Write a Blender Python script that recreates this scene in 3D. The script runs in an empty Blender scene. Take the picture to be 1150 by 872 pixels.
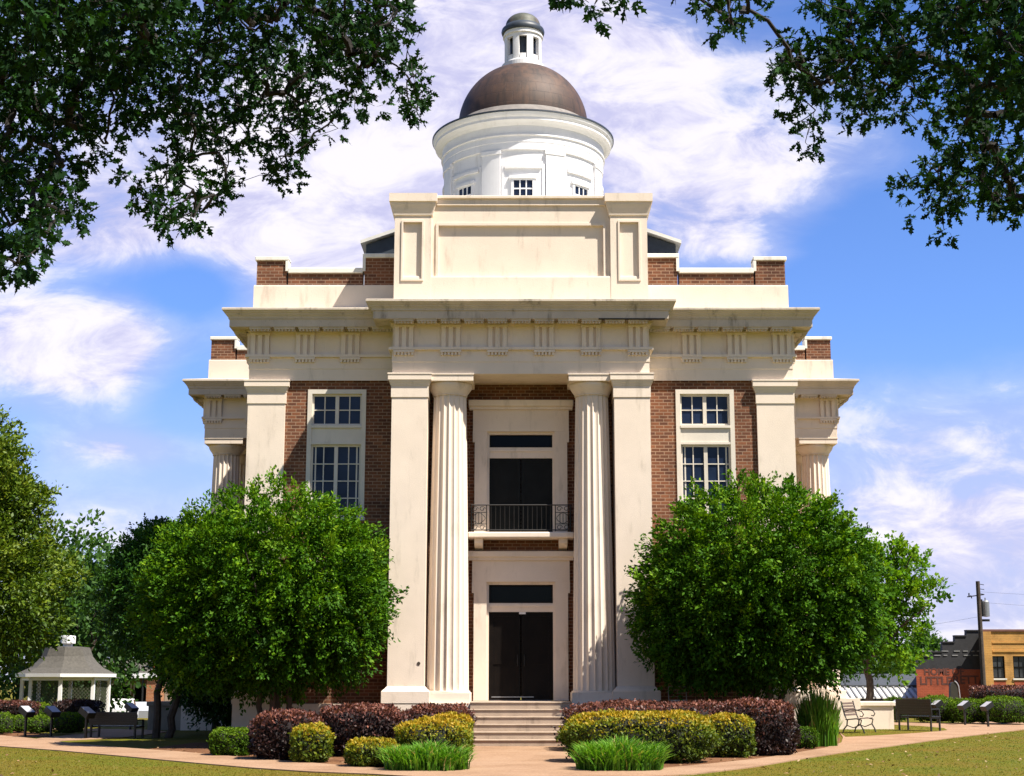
import bpy, math, random
import numpy as np
from mathutils import Vector

S = bpy.context.scene
COL = S.collection
R = math.radians

# ------------------------------------------------------------------ camera, sky, sun
FPX = 1690.0                      # focal length in pixels of the 1150 px wide photograph
PITCH = math.atan(329 / FPX)
CAM = Vector((0, -40.1, 1.6))
cd = bpy.data.cameras.new('camera')
cam = bpy.data.objects.new('camera', cd)
COL.objects.link(cam)
cam.location = CAM
cam.rotation_euler = (math.pi / 2 + PITCH, 0, 0)
cd.sensor_width = 36
cd.lens = 36 * FPX / 1150
cd.shift_x = -10 / 1150
cd.clip_start = 0.5
cd.clip_end = 6000
S.camera = cam

_c, _s = math.cos(PITCH), math.sin(PITCH)


def ray(px, py):
    u = (px - 585) / FPX
    v = (436 - py) / FPX
    return u, _c - v * _s, _s + v * _c


def at(px, py, Y):
    """measured photo pixel -> world point on the vertical plane at distance Y"""
    d = ray(px, py)
    t = (Y - CAM.y) / d[1]
    return Vector((d[0] * t, Y, CAM.z + d[2] * t))


def gr(px, py, z=0.0):
    d = ray(px, py)
    t = (z - CAM.z) / d[2]
    return Vector((d[0] * t, CAM.y + d[1] * t, z))


SUN_TO = Vector((0.55, -0.36, 1.0)).normalized()
SUN_EL = math.asin(SUN_TO.z)
SUN_AZ = math.atan2(SUN_TO.x, SUN_TO.y)

S.view_settings.view_transform = 'Standard'
S.view_settings.look = 'None'
S.view_settings.exposure = 1.05
S.view_settings.gamma = 1.0
S.view_settings.use_curve_mapping = False
S.render.engine = 'CYCLES'
S.cycles.max_bounces = 6
S.cycles.diffuse_bounces = 3
S.cycles.glossy_bounces = 2
S.cycles.transmission_bounces = 3
S.cycles.transparent_max_bounces = 4
S.cycles.use_denoising = True

sl = bpy.data.lights.new('sun', 'SUN')
sl.energy = 5.0
sl.angle = R(0.5)
sl.color = (1.0, 0.93, 0.82)
so = bpy.data.objects.new('sun', sl)
COL.objects.link(so)
so.rotation_euler = (-SUN_TO).to_track_quat('-Z', 'Y').to_euler()
so.location = (30, -20, 60)


class NT:
    """tiny node-tree helper"""

    def __init__(self, tree):
        self.t = tree
        self.n = tree.nodes
        self.l = tree.links

    def new(self, ty, **kw):
        nd = self.n.new(ty)
        for k, v in kw.items():
            setattr(nd, k, v)
        return nd

    def link(self, a, b):
        self.l.new(a, b)

    def val(self, sock, v):
        if isinstance(v, (int, float)):
            sock.default_value = v
        elif isinstance(v, (tuple, list)):
            sock.default_value = v
        else:
            self.l.new(v, sock)

    def math(self, op, a, b=None, c=None, clamp=False):
        nd = self.new('ShaderNodeMath', operation=op)
        nd.use_clamp = clamp
        self.val(nd.inputs[0], a)
        if b is not None:
            self.val(nd.inputs[1], b)
        if c is not None:
            self.val(nd.inputs[2], c)
        return nd.outputs[0]

    def noise(self, vec, scale, detail=4, rough=0.55, dist=0.0):
        nd = self.new('ShaderNodeTexNoise')
        if vec is not None:
            self.l.new(vec, nd.inputs['Vector'])
        nd.inputs['Scale'].default_value = scale
        nd.inputs['Detail'].default_value = detail
        nd.inputs['Roughness'].default_value = rough
        nd.inputs['Distortion'].default_value = dist
        return nd.outputs['Fac']

    def ramp(self, fac, stops):
        nd = self.new('ShaderNodeValToRGB')
        self.val(nd.inputs[0], fac)
        el = nd.color_ramp.elements
        while len(el) < len(stops):
            el.new(0.5)
        for e, (p, c) in zip(el, stops):
            e.position = p
            e.color = (c[0], c[1], c[2], 1) if isinstance(c, (tuple, list)) else (c, c, c, 1)
        return nd.outputs[0]

    def mix(self, fac, a, b, blend='MIX'):
        nd = self.new('ShaderNodeMix', data_type='RGBA', blend_type=blend)
        self.val(nd.inputs[0], fac)
        self.val(nd.inputs[6], a if not isinstance(a, tuple) else (*a, 1)[:4])
        self.val(nd.inputs[7], b if not isinstance(b, tuple) else (*b, 1)[:4])
        return nd.outputs[2]

    def mapr(self, v, a, b, c=0.0, d=1.0, smooth=True):
        nd = self.new('ShaderNodeMapRange')
        nd.interpolation_type = 'SMOOTHSTEP' if smooth else 'LINEAR'
        self.val(nd.inputs[0], v)
        for i, x in enumerate((a, b, c, d)):
            self.val(nd.inputs[i + 1], x)
        return nd.outputs[0]


def build_world():
    w = bpy.data.worlds.new('World')
    S.world = w
    w.use_nodes = True
    N = NT(w.node_tree)
    N.n.clear()
    sky = N.new('ShaderNodeTexSky', sky_type='NISHITA')
    sky.sun_disc = False
    sky.sun_elevation = SUN_EL
    sky.sun_rotation = SUN_AZ
    sky.altitude = 100
    sky.air_density = 1.0
    sky.dust_density = 0.2
    sky.ozone_density = 2.2
    tc = N.new('ShaderNodeTexCoord')
    sep = N.new('ShaderNodeSeparateXYZ')
    N.link(tc.outputs['Generated'], sep.inputs[0])
    x, y, z = sep.outputs
    yy = N.math('MAXIMUM', N.math('ABSOLUTE', y), 0.25)
    u = N.math('DIVIDE', x, yy)
    v = N.math('DIVIDE', z, yy)
    # where the cloud banks stand in the sky: (px, py, half width, half height, weight)
    banks = [(470, 130, 230, 190, .66), (270, 265, 210, 90, .5), (640, 70, 170, 100, .5), (740, 170, 120, 110, .40),
             (880, 205, 110, 70, .36), (80, 395, 125, 62, .72), (150, 503, 95, 20, .5), (40, 200, 150, 120, .40),
             (1090, 520, 260, 95, .34), (1090, 660, 300, 120, .42), (100, 590, 260, 45, .3), (800, 270, 70, 30, .28), (860, 285, 60, 18, .25),
             (215, 320, 62, 40, -.75), (100, 318, 70, 24, -.4), (1010, 320, 160, 85, -.6), (1120, 40, 60, 60, -.35),
             (815, 100, 32, 60, -.22), (215, 440, 50, 70, -.35), (960, 215, 45, 45, -.12)]
    bias = None
    for (px, py, sx, sy, wgt) in banks:
        d = ray(px, py)
        u0, v0 = d[0] / d[1], d[2] / d[1]
        k = FPX
        a = N.math('MULTIPLY', N.math('SUBTRACT', u, u0), k / sx)
        b = N.math('MULTIPLY', N.math('SUBTRACT', v, v0), k / sy)
        r2 = N.math('ADD', N.math('MULTIPLY', a, a), N.math('MULTIPLY', b, b))
        g = N.math('MULTIPLY', N.math('POWER', 2.718, N.math('MULTIPLY', r2, -0.8)), wgt)
        bias = g if bias is None else N.math('ADD', bias, g)
    cv = N.new('ShaderNodeCombineXYZ')
    N.link(u, cv.inputs[0])
    N.link(N.math('MULTIPLY', v, 1.9), cv.inputs[1])
    cv.inputs[2].default_value = 3.7
    n1 = N.noise(cv.outputs[0], 5.0, 8, 0.58, 0.5)
    n2 = N.noise(cv.outputs[0], 14.0, 9, 0.64, 0.6)
    dens = N.math('ADD', bias, N.math('MULTIPLY', N.math('SUBTRACT', n1, 0.5), 1.25))
    dens = N.math('ADD', dens, N.math('MULTIPLY', N.math('SUBTRACT', n2, 0.5), 0.85))
    veil = N.math('MULTIPLY', N.mapr(N.math('ADD', bias, N.math('MULTIPLY', N.math('SUBTRACT', n1, 0.5), 0.7)), -0.12, 0.42), 0.42)
    mask = N.math('MAXIMUM', N.mapr(dens, 0.06, 0.60), veil)
    north = N.mapr(y, -0.15, 0.35)
    mask = N.math('MULTIPLY', N.math('MULTIPLY', mask, 0.95), N.math('MAXIMUM', north, 0.3))
    shade = N.mapr(N.math('ADD', N.math('MULTIPLY', n2, .6), N.math('MULTIPLY', n1, .4)), 0.40, 0.58)
    ccol = N.mix(shade, (5.7, 5.6, 8.0, 1), (9.3, 8.9, 9.7, 1))
    # humid air low in the sky
    low = N.mapr(v, 0.0, 0.25, 0.7, 0.0)
    gain = N.mix(north, (0.72, 0.78, 0.98, 1), (0.90, 1.17, 1.78, 1))
    base = N.mix(1.0, sky.outputs[0], gain, 'MULTIPLY')
    base = N.mix(N.math('MULTIPLY', low, north), base, (5.0, 4.7, 7.4, 1))
    col = N.mix(mask, base, ccol)
    bg = N.new('ShaderNodeBackground')
    N.link(col, bg.inputs[0])
    bg.inputs[1].default_value = 0.055
    out = N.new('ShaderNodeOutputWorld')
    N.link(bg.outputs[0], out.inputs[0])


build_world()

rng = np.random.default_rng(7)
random.seed(7)


# ------------------------------------------------------------------ mesh helpers
class MB:
    def __init__(self):
        self.v = []
        self.f = []

    def quad(self, a, b, c, d):
        n = len(self.v)
        self.v += [tuple(a), tuple(b), tuple(c), tuple(d)]
        self.f.append((n, n + 1, n + 2, n + 3))
        return self

    def poly(self, pts):
        n = len(self.v)
        self.v += [tuple(p) for p in pts]
        self.f.append(tuple(range(n, n + len(pts))))
        return self

    def box(self, x0, x1, y0, y1, z0, z1, bev=0.0):
        n = len(self.v)
        if bev <= 0:
            self.v += [(x0, y0, z0), (x1, y0, z0), (x1, y1, z0), (x0, y1, z0), (x0, y0, z1), (x1, y0, z1), (x1, y1, z1), (x0, y1, z1)]
            for q in ((0, 3, 2, 1), (4, 5, 6, 7), (0, 1, 5, 4), (1, 2, 6, 5), (2, 3, 7, 6), (3, 0, 4, 7)):
                self.f.append(tuple(n + i for i in q))
            return self
        b = bev
        prof = [(x0, x1, y0, y1)]

        def ring(i, zz):
            a = i
            pts = [(x0 + a, y0), (x1 - a, y0), (x1, y0 + a), (x1, y1 - a), (x1 - a, y1), (x0 + a, y1), (x0, y1 - a), (x0, y0 + a)]
            return pts
        rings = []
        for ins, zz in ((b, z0), (0, z0 + b), (0, z1 - b), (b, z1)):
            a = b
            xx0, xx1, yy0, yy1 = x0 + ins, x1 - ins, y0 + ins, y1 - ins
            k = b * (0.4 if ins else 1.0)
            rings.append([(xx0 + k, yy0, zz), (xx1 - k, yy0, zz), (xx1, yy0 + k, zz), (xx1, yy1 - k, zz),
                          (xx1 - k, yy1, zz), (xx0 + k, yy1, zz), (xx0, yy1 - k, zz), (xx0, yy0 + k, zz)])
        for rg in rings:
            self.v += rg
        for i in range(3):
            for j in range(8):
                self.f.append((n + i * 8 + j, n + i * 8 + (j + 1) % 8, n + (i + 1) * 8 + (j + 1) % 8, n + (i + 1) * 8 + j))
        self.f.append(tuple(n + j for j in reversed(range(8))))
        self.f.append(tuple(n + 24 + j for j in range(8)))
        return self

    def prism(self, pts, z0, z1):
        """vertical prism over a counter-clockwise outline"""
        n = len(self.v)
        k = len(pts)
        self.v += [(p[0], p[1], z0) for p in pts] + [(p[0], p[1], z1) for p in pts]
        self.f.append(tuple(n + i for i in reversed(range(k))))
        self.f.append(tuple(n + k + i for i in range(k)))
        for i in range(k):
            j = (i + 1) % k
            self.f.append((n + i, n + j, n + k + j, n + k + i))
        return self

    def extr_y(self, pts, y0, y1):
        """outline in (x,z) extruded along y"""
        n = len(self.v)
        k = len(pts)
        self.v += [(p[0], y0, p[1]) for p in pts] + [(p[0], y1, p[1]) for p in pts]
        self.f.append(tuple(n + i for i in range(k)))
        self.f.append(tuple(n + k + i for i in reversed(range(k))))
        for i in range(k):
            j = (i + 1) % k
            self.f.append((n + j, n + i, n + k + i, n + k + j))
        return self

    def extr_x(self, pts, x0, x1):
        """outline in (y,z) extruded along x"""
        n = len(self.v)
        k = len(pts)
        self.v += [(x0, p[0], p[1]) for p in pts] + [(x1, p[0], p[1]) for p in pts]
        self.f.append(tuple(n + i for i in reversed(range(k))))
        self.f.append(tuple(n + k + i for i in range(k)))
        for i in range(k):
            j = (i + 1) % k
            self.f.append((n + i, n + j, n + k + j, n + k + i))
        return self

    def lathe(self, cx, cy, prof, seg=48, a0=0.0, a1=None):
        """profile of (radius, z) turned about a vertical axis"""
        n = len(self.v)
        full = a1 is None
        if full:
            a1 = a0 + 2 * math.pi
        cnt = seg if full else seg + 1
        for (r, z) in prof:
            for i in range(cnt):
                a = a0 + (a1 - a0) * i / seg
                self.v.append((cx + r * math.sin(a), cy - r * math.cos(a), z))
        for k in range(len(prof) - 1):
            for i in range(seg):
                j = (i + 1) % cnt
                self.f.append((n + k * cnt + i, n + k * cnt + j, n + (k + 1) * cnt + j, n + (k + 1) * cnt + i))
        return self

    def tube(self, pts, rad, seg=6, cap=True):
        pts = [Vector(p) for p in pts]
        if isinstance(rad, (int, float)):
            rad = [rad] * len(pts)
        n = len(self.v)
        ref = None
        for i, p in enumerate(pts):
            if i == 0:
                t = pts[1] - p
            elif i == len(pts) - 1:
                t = p - pts[i - 1]
            else:
                t = pts[i + 1] - pts[i - 1]
            t.normalize()
            if ref is None:
                ref = Vector((1, 0, 0)) if abs(t.x) < .8 else Vector((0, 1, 0))
            a = (ref - t * ref.dot(t)).normalized()
            ref = a
            b = t.cross(a)
            for k in range(seg):
                q = 2 * math.pi * k / seg
                self.v.append(tuple(p + (a * math.cos(q) + b * math.sin(q)) * rad[i]))
        for i in range(len(pts) - 1):
            for k in range(seg):
                k2 = (k + 1) % seg
                self.f.append((n + i * seg + k, n + i * seg + k2, n + (i + 1) * seg + k2, n + (i + 1) * seg + k))
        if cap:
            self.f.append(tuple(n + k for k in reversed(range(seg))))
            m = n + (len(pts) - 1) * seg
            self.f.append(tuple(m + k for k in range(seg)))
        return self

    def sweep(self, path, prof, closed=True):
        """profile (d outward, z) carried round a plan outline with mitred corners; outward is to the right of travel"""
        k = len(path)
        P = [Vector((p[0], p[1])) for p in path]
        n = len(self.v)
        for i in range(k):
            if closed or 0 < i < k - 1:
                e0 = (P[i] - P[i - 1]).normalized()
                e1 = (P[(i + 1) % k] - P[i]).normalized()
            elif i == 0:
                e0 = e1 = (P[1] - P[0]).normalized()
            else:
                e0 = e1 = (P[i] - P[i - 1]).normalized()
            n0 = Vector((e0.y, -e0.x))
            n1 = Vector((e1.y, -e1.x))
            m = n0 + n1
            m = m / max(m.dot(n0), 1e-4) if m.length > 1e-4 else n0
            for (d, z) in prof:
                q = P[i] + m * d
                self.v.append((q.x, q.y, z))
        L = len(prof)
        for i in range(k if closed else k - 1):
            j = (i + 1) % k
            for a in range(L - 1):
                self.f.append((n + i * L + a, n + j * L + a, n + j * L + a + 1, n + i * L + a + 1))
        if not closed:
            self.f.append(tuple(n + a for a in range(L)))
            self.f.append(tuple(n + (k - 1) * L + a for a in reversed(range(L))))
        return self

    def holed(self, x0, x1, z0, z1, y, holes, depth, back=False):
        """wall face at y (facing -y) with rectangular openings whose reveals go back by depth"""
        xs = sorted({x0, x1, *[h[0] for h in holes], *[h[1] for h in holes]})
        zs = sorted({z0, z1, *[h[2] for h in holes], *[h[3] for h in holes]})
        for i in range(len(xs) - 1):
            for j in range(len(zs) - 1):
                mx, mz = (xs[i] + xs[i + 1]) / 2, (zs[j] + zs[j + 1]) / 2
                if any(h[0] < mx < h[1] and h[2] < mz < h[3] for h in holes):
                    continue
                self.quad((xs[i], y, zs[j]), (xs[i + 1], y, zs[j]), (xs[i + 1], y, zs[j + 1]), (xs[i], y, zs[j + 1]))
        for (a, b, c, d) in holes:
            e = y + depth
            self.quad((a, y, c), (b, y, c), (b, e, c), (a, e, c))
            self.quad((a, y, d), (a, e, d), (b, e, d), (b, y, d))
            self.quad((a, y, c), (a, e, c), (a, e, d), (a, y, d))
            self.quad((b, y, c), (b, y, d), (b, e, d), (b, e, c))
            if back:
                self.quad((a, e, c), (b, e, c), (b, e, d), (a, e, d))
        return self

    def build(self, name, m, parent=None, smooth=False, xf=None):
        me = bpy.data.meshes.new(name)
        v = self.v if xf is None else [tuple(xf @ Vector(p)) for p in self.v]
        me.from_pydata(v, [], self.f)
        me.update()
        if smooth:
            me.polygons.foreach_set('use_smooth', [True] * len(me.polygons))
            try:
                me.set_sharp_from_angle(angle=R(40))
            except Exception:
                pass
        o = bpy.data.objects.new(name, me)
        COL.objects.link(o)
        if m is not None:
            me.materials.append(m)
        if parent is not None:
            o.parent = parent
        return o


def tag(o, label=None, cat=None, group=None, kind=None):
    if label:
        o['label'] = label
    if cat:
        o['category'] = cat
    if group:
        o['group'] = group
    if kind:
        o['kind'] = kind
    return o


def thing(name, label, cat, loc=(0, 0, 0), rz=0.0, group=None):
    o = bpy.data.objects.new(name, None)
    o.empty_display_size = 0.3
    COL.objects.link(o)
    o.location = loc
    o.rotation_euler = (0, 0, rz)
    return tag(o, label, cat, group)


def dup(root, loc, rz, label, group=None):
    r = root.copy()
    COL.objects.link(r)
    r.location = loc
    r.rotation_euler = (0, 0, rz)
    r['label'] = label
    if group:
        r['group'] = group
    for ch in list(root.children):
        c = ch.copy()
        COL.objects.link(c)
        c.parent = r
        for g in list(ch.children):
            d = g.copy()
            COL.objects.link(d)
            d.parent = c
    return r


def struct(o):
    return tag(o, kind='structure')


# ------------------------------------------------------------------ materials
def new_mat(name):
    m = bpy.data.materials.new(name)
    m.use_nodes = True
    N = NT(m.node_tree)
    b = N.n['Principled BSDF']
    return m, N, b


def mat(name, col, rough=0.7, var=0.18, scale=3.0, bump=0.0, bscale=60.0, metal=0.0, stain=None, spec=None, streak=0.0):
    m, N, b = new_mat(name)
    tc = N.new('ShaderNodeTexCoord')
    ob = tc.outputs['Object']
    n = N.noise(ob, scale, 6, 0.6)
    lo = tuple(c * (1 - var) for c in col)
    hi = tuple(min(1, c * (1 + var * .7)) for c in col)
    c = N.ramp(n, [(0.3, lo), (0.7, hi)])
    if stain:
        mp = N.new('ShaderNodeMapping')
        mp.inputs['Scale'].default_value = (1, 1, .22)
        N.link(ob, mp.inputs[0])
        n2 = N.noise(mp.outputs[0], 2.6, 8, 0.68)
        c = N.mix(N.mapr(n2, 0.53, 0.74, 0, stain[1]), c, stain[0])
        n3 = N.noise(ob, 14.0, 4, 0.6)
        c = N.mix(N.mapr(n3, 0.62, 0.78, 0, stain[1] * .6), c, stain[0])
    N.link(c, b.inputs['Base Color'])
    b.inputs['Roughness'].default_value = rough
    b.inputs['Metallic'].default_value = metal
    if spec is not None:
        b.inputs['Specular IOR Level'].default_value = spec
    if bump:
        bp = N.new('ShaderNodeBump')
        bp.inputs['Strength'].default_value = bump
        bp.inputs['Distance'].default_value = 0.02
        N.link(N.noise(ob, bscale, 4, 0.6), bp.inputs['Height'])
        N.link(bp.outputs[0], b.inputs['Normal'])
    return m


def brick_mat(name, c1, c2, mortar, row=0.092, width=0.24):
    m, N, b = new_mat(name)
    tc = N.new('ShaderNodeTexCoord')
    sp = N.new('ShaderNodeSeparateXYZ')
    N.link(tc.outputs['Object'], sp.inputs[0])
    ge = N.new('ShaderNodeNewGeometry')
    sn = N.new('ShaderNodeSeparateXYZ')
    N.link(ge.outputs['Normal'], sn.inputs[0])
    side = N.math('GREATER_THAN', N.math('ABSOLUTE', sn.outputs[0]), 0.6)
    h = N.math('ADD', N.math('MULTIPLY', sp.outputs[0], N.math('SUBTRACT', 1.0, side)), N.math('MULTIPLY', sp.outputs[1], side))
    cb = N.new('ShaderNodeCombineXYZ')
    N.link(h, cb.inputs[0])
    N.link(sp.outputs[2], cb.inputs[1])
    bt = N.new('ShaderNodeTexBrick')
    N.link(cb.outputs[0], bt.inputs['Vector'])
    bt.inputs['Scale'].default_value = 1.0
    bt.inputs['Color1'].default_value = (*c1, 1)
    bt.inputs['Color2'].default_value = (*c2, 1)
    bt.inputs['Mortar'].default_value = (*mortar, 1)
    bt.inputs['Mortar Size'].default_value = 0.011
    bt.inputs['Mortar Smooth'].default_value = 0.2
    bt.inputs['Bias'].default_value = 0.0
    bt.inputs['Brick Width'].default_value = width
    bt.inputs['Row Height'].default_value = row
    n = N.noise(tc.outputs['Object'], 1.3, 6, 0.65)
    c = N.mix(0.85, bt.outputs['Color'], N.ramp(n, [(0.28, (.50, .50, .52)), (0.5, (.95, .92, .9)), (0.75, (1.2, 1.15, 1.05))]), 'MULTIPLY')
    N.link(c, b.inputs['Base Color'])
    b.inputs['Roughness'].default_value = 0.9
    b.inputs['Specular IOR Level'].default_value = 0.2
    bp = N.new('ShaderNodeBump')
    bp.inputs['Strength'].default_value = 0.5
    bp.inputs['Distance'].default_value = 0.012
    bp.invert = True
    N.link(bt.outputs['Fac'], bp.inputs['Height'])
    N.link(bp.outputs[0], b.inputs['Normal'])
    return m


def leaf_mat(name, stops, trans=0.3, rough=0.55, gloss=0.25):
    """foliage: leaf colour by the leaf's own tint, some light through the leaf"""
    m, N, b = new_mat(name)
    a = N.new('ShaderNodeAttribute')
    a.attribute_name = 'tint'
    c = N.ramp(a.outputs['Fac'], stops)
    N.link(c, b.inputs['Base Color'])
    b.inputs['Roughness'].default_value = rough
    b.inputs['Specular IOR Level'].default_value = gloss
    tr = N.new('ShaderNodeBsdfTranslucent')
    N.link(N.mix(1.0, c, (1.5, 1.5, .5, 1), 'MULTIPLY'), tr.inputs[0])
    mx = N.new('ShaderNodeMixShader')
    mx.inputs[0].default_value = trans
    N.link(b.outputs[0], mx.inputs[1])
    N.link(tr.outputs[0], mx.inputs[2])
    N.link(mx.outputs[0], N.n['Material Output'].inputs[0])
    return m


def glass_mat(name, col, rough=0.06, spec=0.28):
    m, N, b = new_mat(name)
    tc = N.new('ShaderNodeTexCoord')
    n = N.noise(tc.outputs['Object'], 0.9, 3)
    N.link(N.ramp(n, [(0.3, tuple(c * .6 for c in col)), (0.7, tuple(c * 1.5 for c in col))]), b.inputs['Base Color'])
    b.inputs['Roughness'].default_value = rough
    b.inputs['Specular IOR Level'].default_value = spec
    bp = N.new('ShaderNodeBump')
    bp.inputs['Strength'].default_value = 0.04
    N.link(N.noise(tc.outputs['Object'], 2.5, 2), bp.inputs['Height'])
    N.link(bp.outputs[0], b.inputs['Normal'])
    return m


STAIN = ((0.33, 0.27, 0.2), 0.45)
M = {}
M['stucco'] = mat('cream_stucco', (0.79, 0.675, 0.56), 0.85, 0.06, 1.2, 0.25, 45, stain=STAIN, spec=0.2)
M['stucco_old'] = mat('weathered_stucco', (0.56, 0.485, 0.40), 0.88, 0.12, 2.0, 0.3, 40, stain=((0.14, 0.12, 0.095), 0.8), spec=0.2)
M['trim'] = mat('cream_painted_wood', (0.68, 0.62, 0.53), 0.6, 0.06, 2.0, 0.1, 30, stain=((0.35, 0.3, 0.25), 0.3), spec=0.3)
M['white'] = mat('white_painted_wood', (0.80, 0.79, 0.80), 0.6, 0.05, 2.0, 0.1, 30, stain=((0.4, 0.37, 0.33), 0.3), spec=0.3)
M['coping'] = mat('white_coping', (0.80, 0.77, 0.70), 0.7, 0.06, 2.0, stain=STAIN)
M['brick'] = brick_mat('red_brick', (0.235, 0.095, 0.048), (0.115, 0.05, 0.032), (0.33, 0.22, 0.15))
M['dark_door'] = mat('dark_door', (0.008, 0.009, 0.009), 0.6, 0.3, 3.0, spec=0.15)
M['dark_wood'] = mat('dark_brown_wood', (0.006, 0.004, 0.003), 0.5, 0.3, 4.0, spec=0.12)
M['glass'] = glass_mat('window_glass', (0.012, 0.02, 0.045))
M['glass_dark'] = glass_mat('dark_glass', (0.003, 0.004, 0.005), 0.1, 0.1)
M['iron'] = mat('black_iron', (0.012, 0.012, 0.012), 0.45, 0.2, 8.0)
M['slate'] = mat('dark_slate', (0.035, 0.045, 0.06), 0.5, 0.3, 5.0)
M['concrete'] = mat('pale_step_concrete', (0.40, 0.31, 0.235), 0.9, 0.14, 3.0, 0.4, 50, stain=((0.10, 0.07, 0.05), 0.55))
M['bark'] = mat('bark', (0.06, 0.045, 0.035), 0.9, 0.4, 6.0, 0.8, 30)
M['bark_dark'] = mat('dark_oak_bark', (0.022, 0.018, 0.015), 0.95, 0.4, 6.0, 0.8, 30)
M['shingle'] = mat('grey_shingle', (0.085, 0.078, 0.066), 0.9, 0.3, 9.0, 0.6, 40)
M['zinc'] = mat('grey_lead_roof', (0.25, 0.25, 0.25), 0.6, 0.2, 3.0)
M['lead'] = mat('stained_lead_skirt', (0.20, 0.18, 0.165), 0.7, 0.25, 3.0, stain=((0.07, 0.05, 0.04), 0.7))
M['steel'] = mat('grey_steel', (0.30, 0.31, 0.32), 0.4, 0.15, 5.0, metal=0.6)
M['rubber'] = mat('black_rubber', (0.015, 0.015, 0.015), 0.8)
M['carpaint'] = mat('white_car_paint', (0.72, 0.72, 0.72), 0.3, 0.03, 2.0)
M['carpaint2'] = mat('silver_car_paint', (0.45, 0.47, 0.5), 0.3, 0.03, 2.0)
M['signface'] = mat('pale_sign_face', (0.42, 0.41, 0.44), 0.35, 0.1, 12.0)
M['orangebrick'] = brick_mat('orange_brick', (0.42, 0.16, 0.06), (0.34, 0.12, 0.05), (0.4, 0.3, 0.2))
M['redwall'] = brick_mat('red_side_wall_brick', (0.36, 0.09, 0.045), (0.32, 0.08, 0.042), (0.33, 0.10, 0.06))
M['tanbrick'] = brick_mat('tan_brick', (0.52, 0.29, 0.085), (0.49, 0.265, 0.08), (0.50, 0.30, 0.11))
M['tarwall'] = mat('black_tarred_wall', (0.022, 0.022, 0.026), 0.7, 0.35, 4.0)
M['canvas'] = mat('white_metal_roof', (0.70, 0.68, 0.62), 0.5, 0.08, 3.0)
M['asphalt'] = mat('asphalt', (0.05, 0.05, 0.052), 0.9, 0.2, 3.0)
M['paint_dark'] = mat('faded_dark_lettering', (0.11, 0.04, 0.03), 0.9, 0.3, 4.0)


def copper():
    m, N, b = new_mat('brown_copper')
    tc = N.new('ShaderNodeTexCoord')
    sp = N.new('ShaderNodeSeparateXYZ')
    N.link(tc.outputs['Object'], sp.inputs[0])
    ang = N.math('ARCTAN2', sp.outputs[0], N.math('SUBTRACT', 15.0, sp.outputs[1]))
    cb = N.new('ShaderNodeCombineXYZ')
    N.link(N.math('MULTIPLY', ang, 2.6), cb.inputs[0])
    N.link(sp.outputs[2], cb.inputs[1])
    bt = N.new('ShaderNodeTexBrick')
    N.link(cb.outputs[0], bt.inputs['Vector'])
    for k, v in dict(Scale=1.0).items():
        bt.inputs[k].default_value = v
    bt.inputs['Color1'].default_value = (0.070, 0.043, 0.032, 1)
    bt.inputs['Color2'].default_value = (0.06, 0.037, 0.03, 1)
    bt.inputs['Mortar'].default_value = (0.045, 0.03, 0.027, 1)
    bt.inputs['Mortar Size'].default_value = 0.012
    bt.inputs['Brick Width'].default_value = 0.62
    bt.inputs['Row Height'].default_value = 0.42
    n = N.noise(tc.outputs['Object'], 1.4, 7, 0.65)
    c = N.mix(N.mapr(n, .42, .7, 0, .7), bt.outputs['Color'], (0.12, 0.066, 0.042, 1))
    mp = N.new('ShaderNodeMapping')
    mp.inputs['Scale'].default_value = (2.4, 2.4, .35)
    N.link(tc.outputs['Object'], mp.inputs[0])
    c = N.mix(N.mapr(N.noise(mp.outputs[0], 1.5, 5), .48, .68, 0, .75), c, (0.035, 0.026, 0.022, 1))
    N.link(c, b.inputs['Base Color'])
    b.inputs['Roughness'].default_value = 0.62
    b.inputs['Metallic'].default_value = 0.1
    b.inputs['Specular IOR Level'].default_value = 0.4
    bp = N.new('ShaderNodeBump')
    bp.inputs['Strength'].default_value = 0.4
    bp.inputs['Distance'].default_value = 0.02
    bp.invert = True
    N.link(bt.outputs['Fac'], bp.inputs['Height'])
    N.link(bp.outputs[0], b.inputs['Normal'])
    return m


M['copper'] = copper()
M['verdigris'] = mat('weathered_copper_cap', (0.075, 0.08, 0.062), 0.6, 0.4, 5.0, metal=0.1, stain=((0.2, 0.1, 0.07), 0.6))


def ground_mat(name, cols, fine, coarse, bump=0.6):
    m, N, b = new_mat(name)
    tc = N.new('ShaderNodeTexCoord')
    ob = tc.outputs['Object']
    a = N.noise(ob, coarse, 6, 0.6)
    f = N.noise(ob, fine, 5, 0.7)
    c1 = N.ramp(a, [(0.3, cols[0]), (0.5, cols[1]), (0.72, cols[2])])
    c = N.mix(1.0, c1, N.ramp(f, [(0.25, (.62, .62, .6)), (0.75, (1.35, 1.35, 1.3))]), 'MULTIPLY')
    N.link(c, b.inputs['Base Color'])
    b.inputs['Roughness'].default_value = 0.95
    b.inputs['Specular IOR Level'].default_value = 0.15
    bp = N.new('ShaderNodeBump')
    bp.inputs['Strength'].default_value = bump
    bp.inputs['Distance'].default_value = 0.03
    N.link(f, bp.inputs['Height'])
    N.link(bp.outputs[0], b.inputs['Normal'])
    return m


M['lawn'] = ground_mat('dry_turf', [(0.150, 0.096, 0.014), (0.125, 0.108, 0.008), (0.086, 0.112, 0.006)], 55, 0.33)
M['path'] = ground_mat('old_concrete_walk', [(0.25, 0.150, 0.092), (0.32, 0.20, 0.128), (0.35, 0.23, 0.155)], 28, 0.7, 0.2)
M['mulch'] = ground_mat('pine_straw_mulch', [(0.11, 0.05, 0.028), (0.17, 0.08, 0.04), (0.24, 0.12, 0.06)], 40, 1.5, 0.9)

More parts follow.
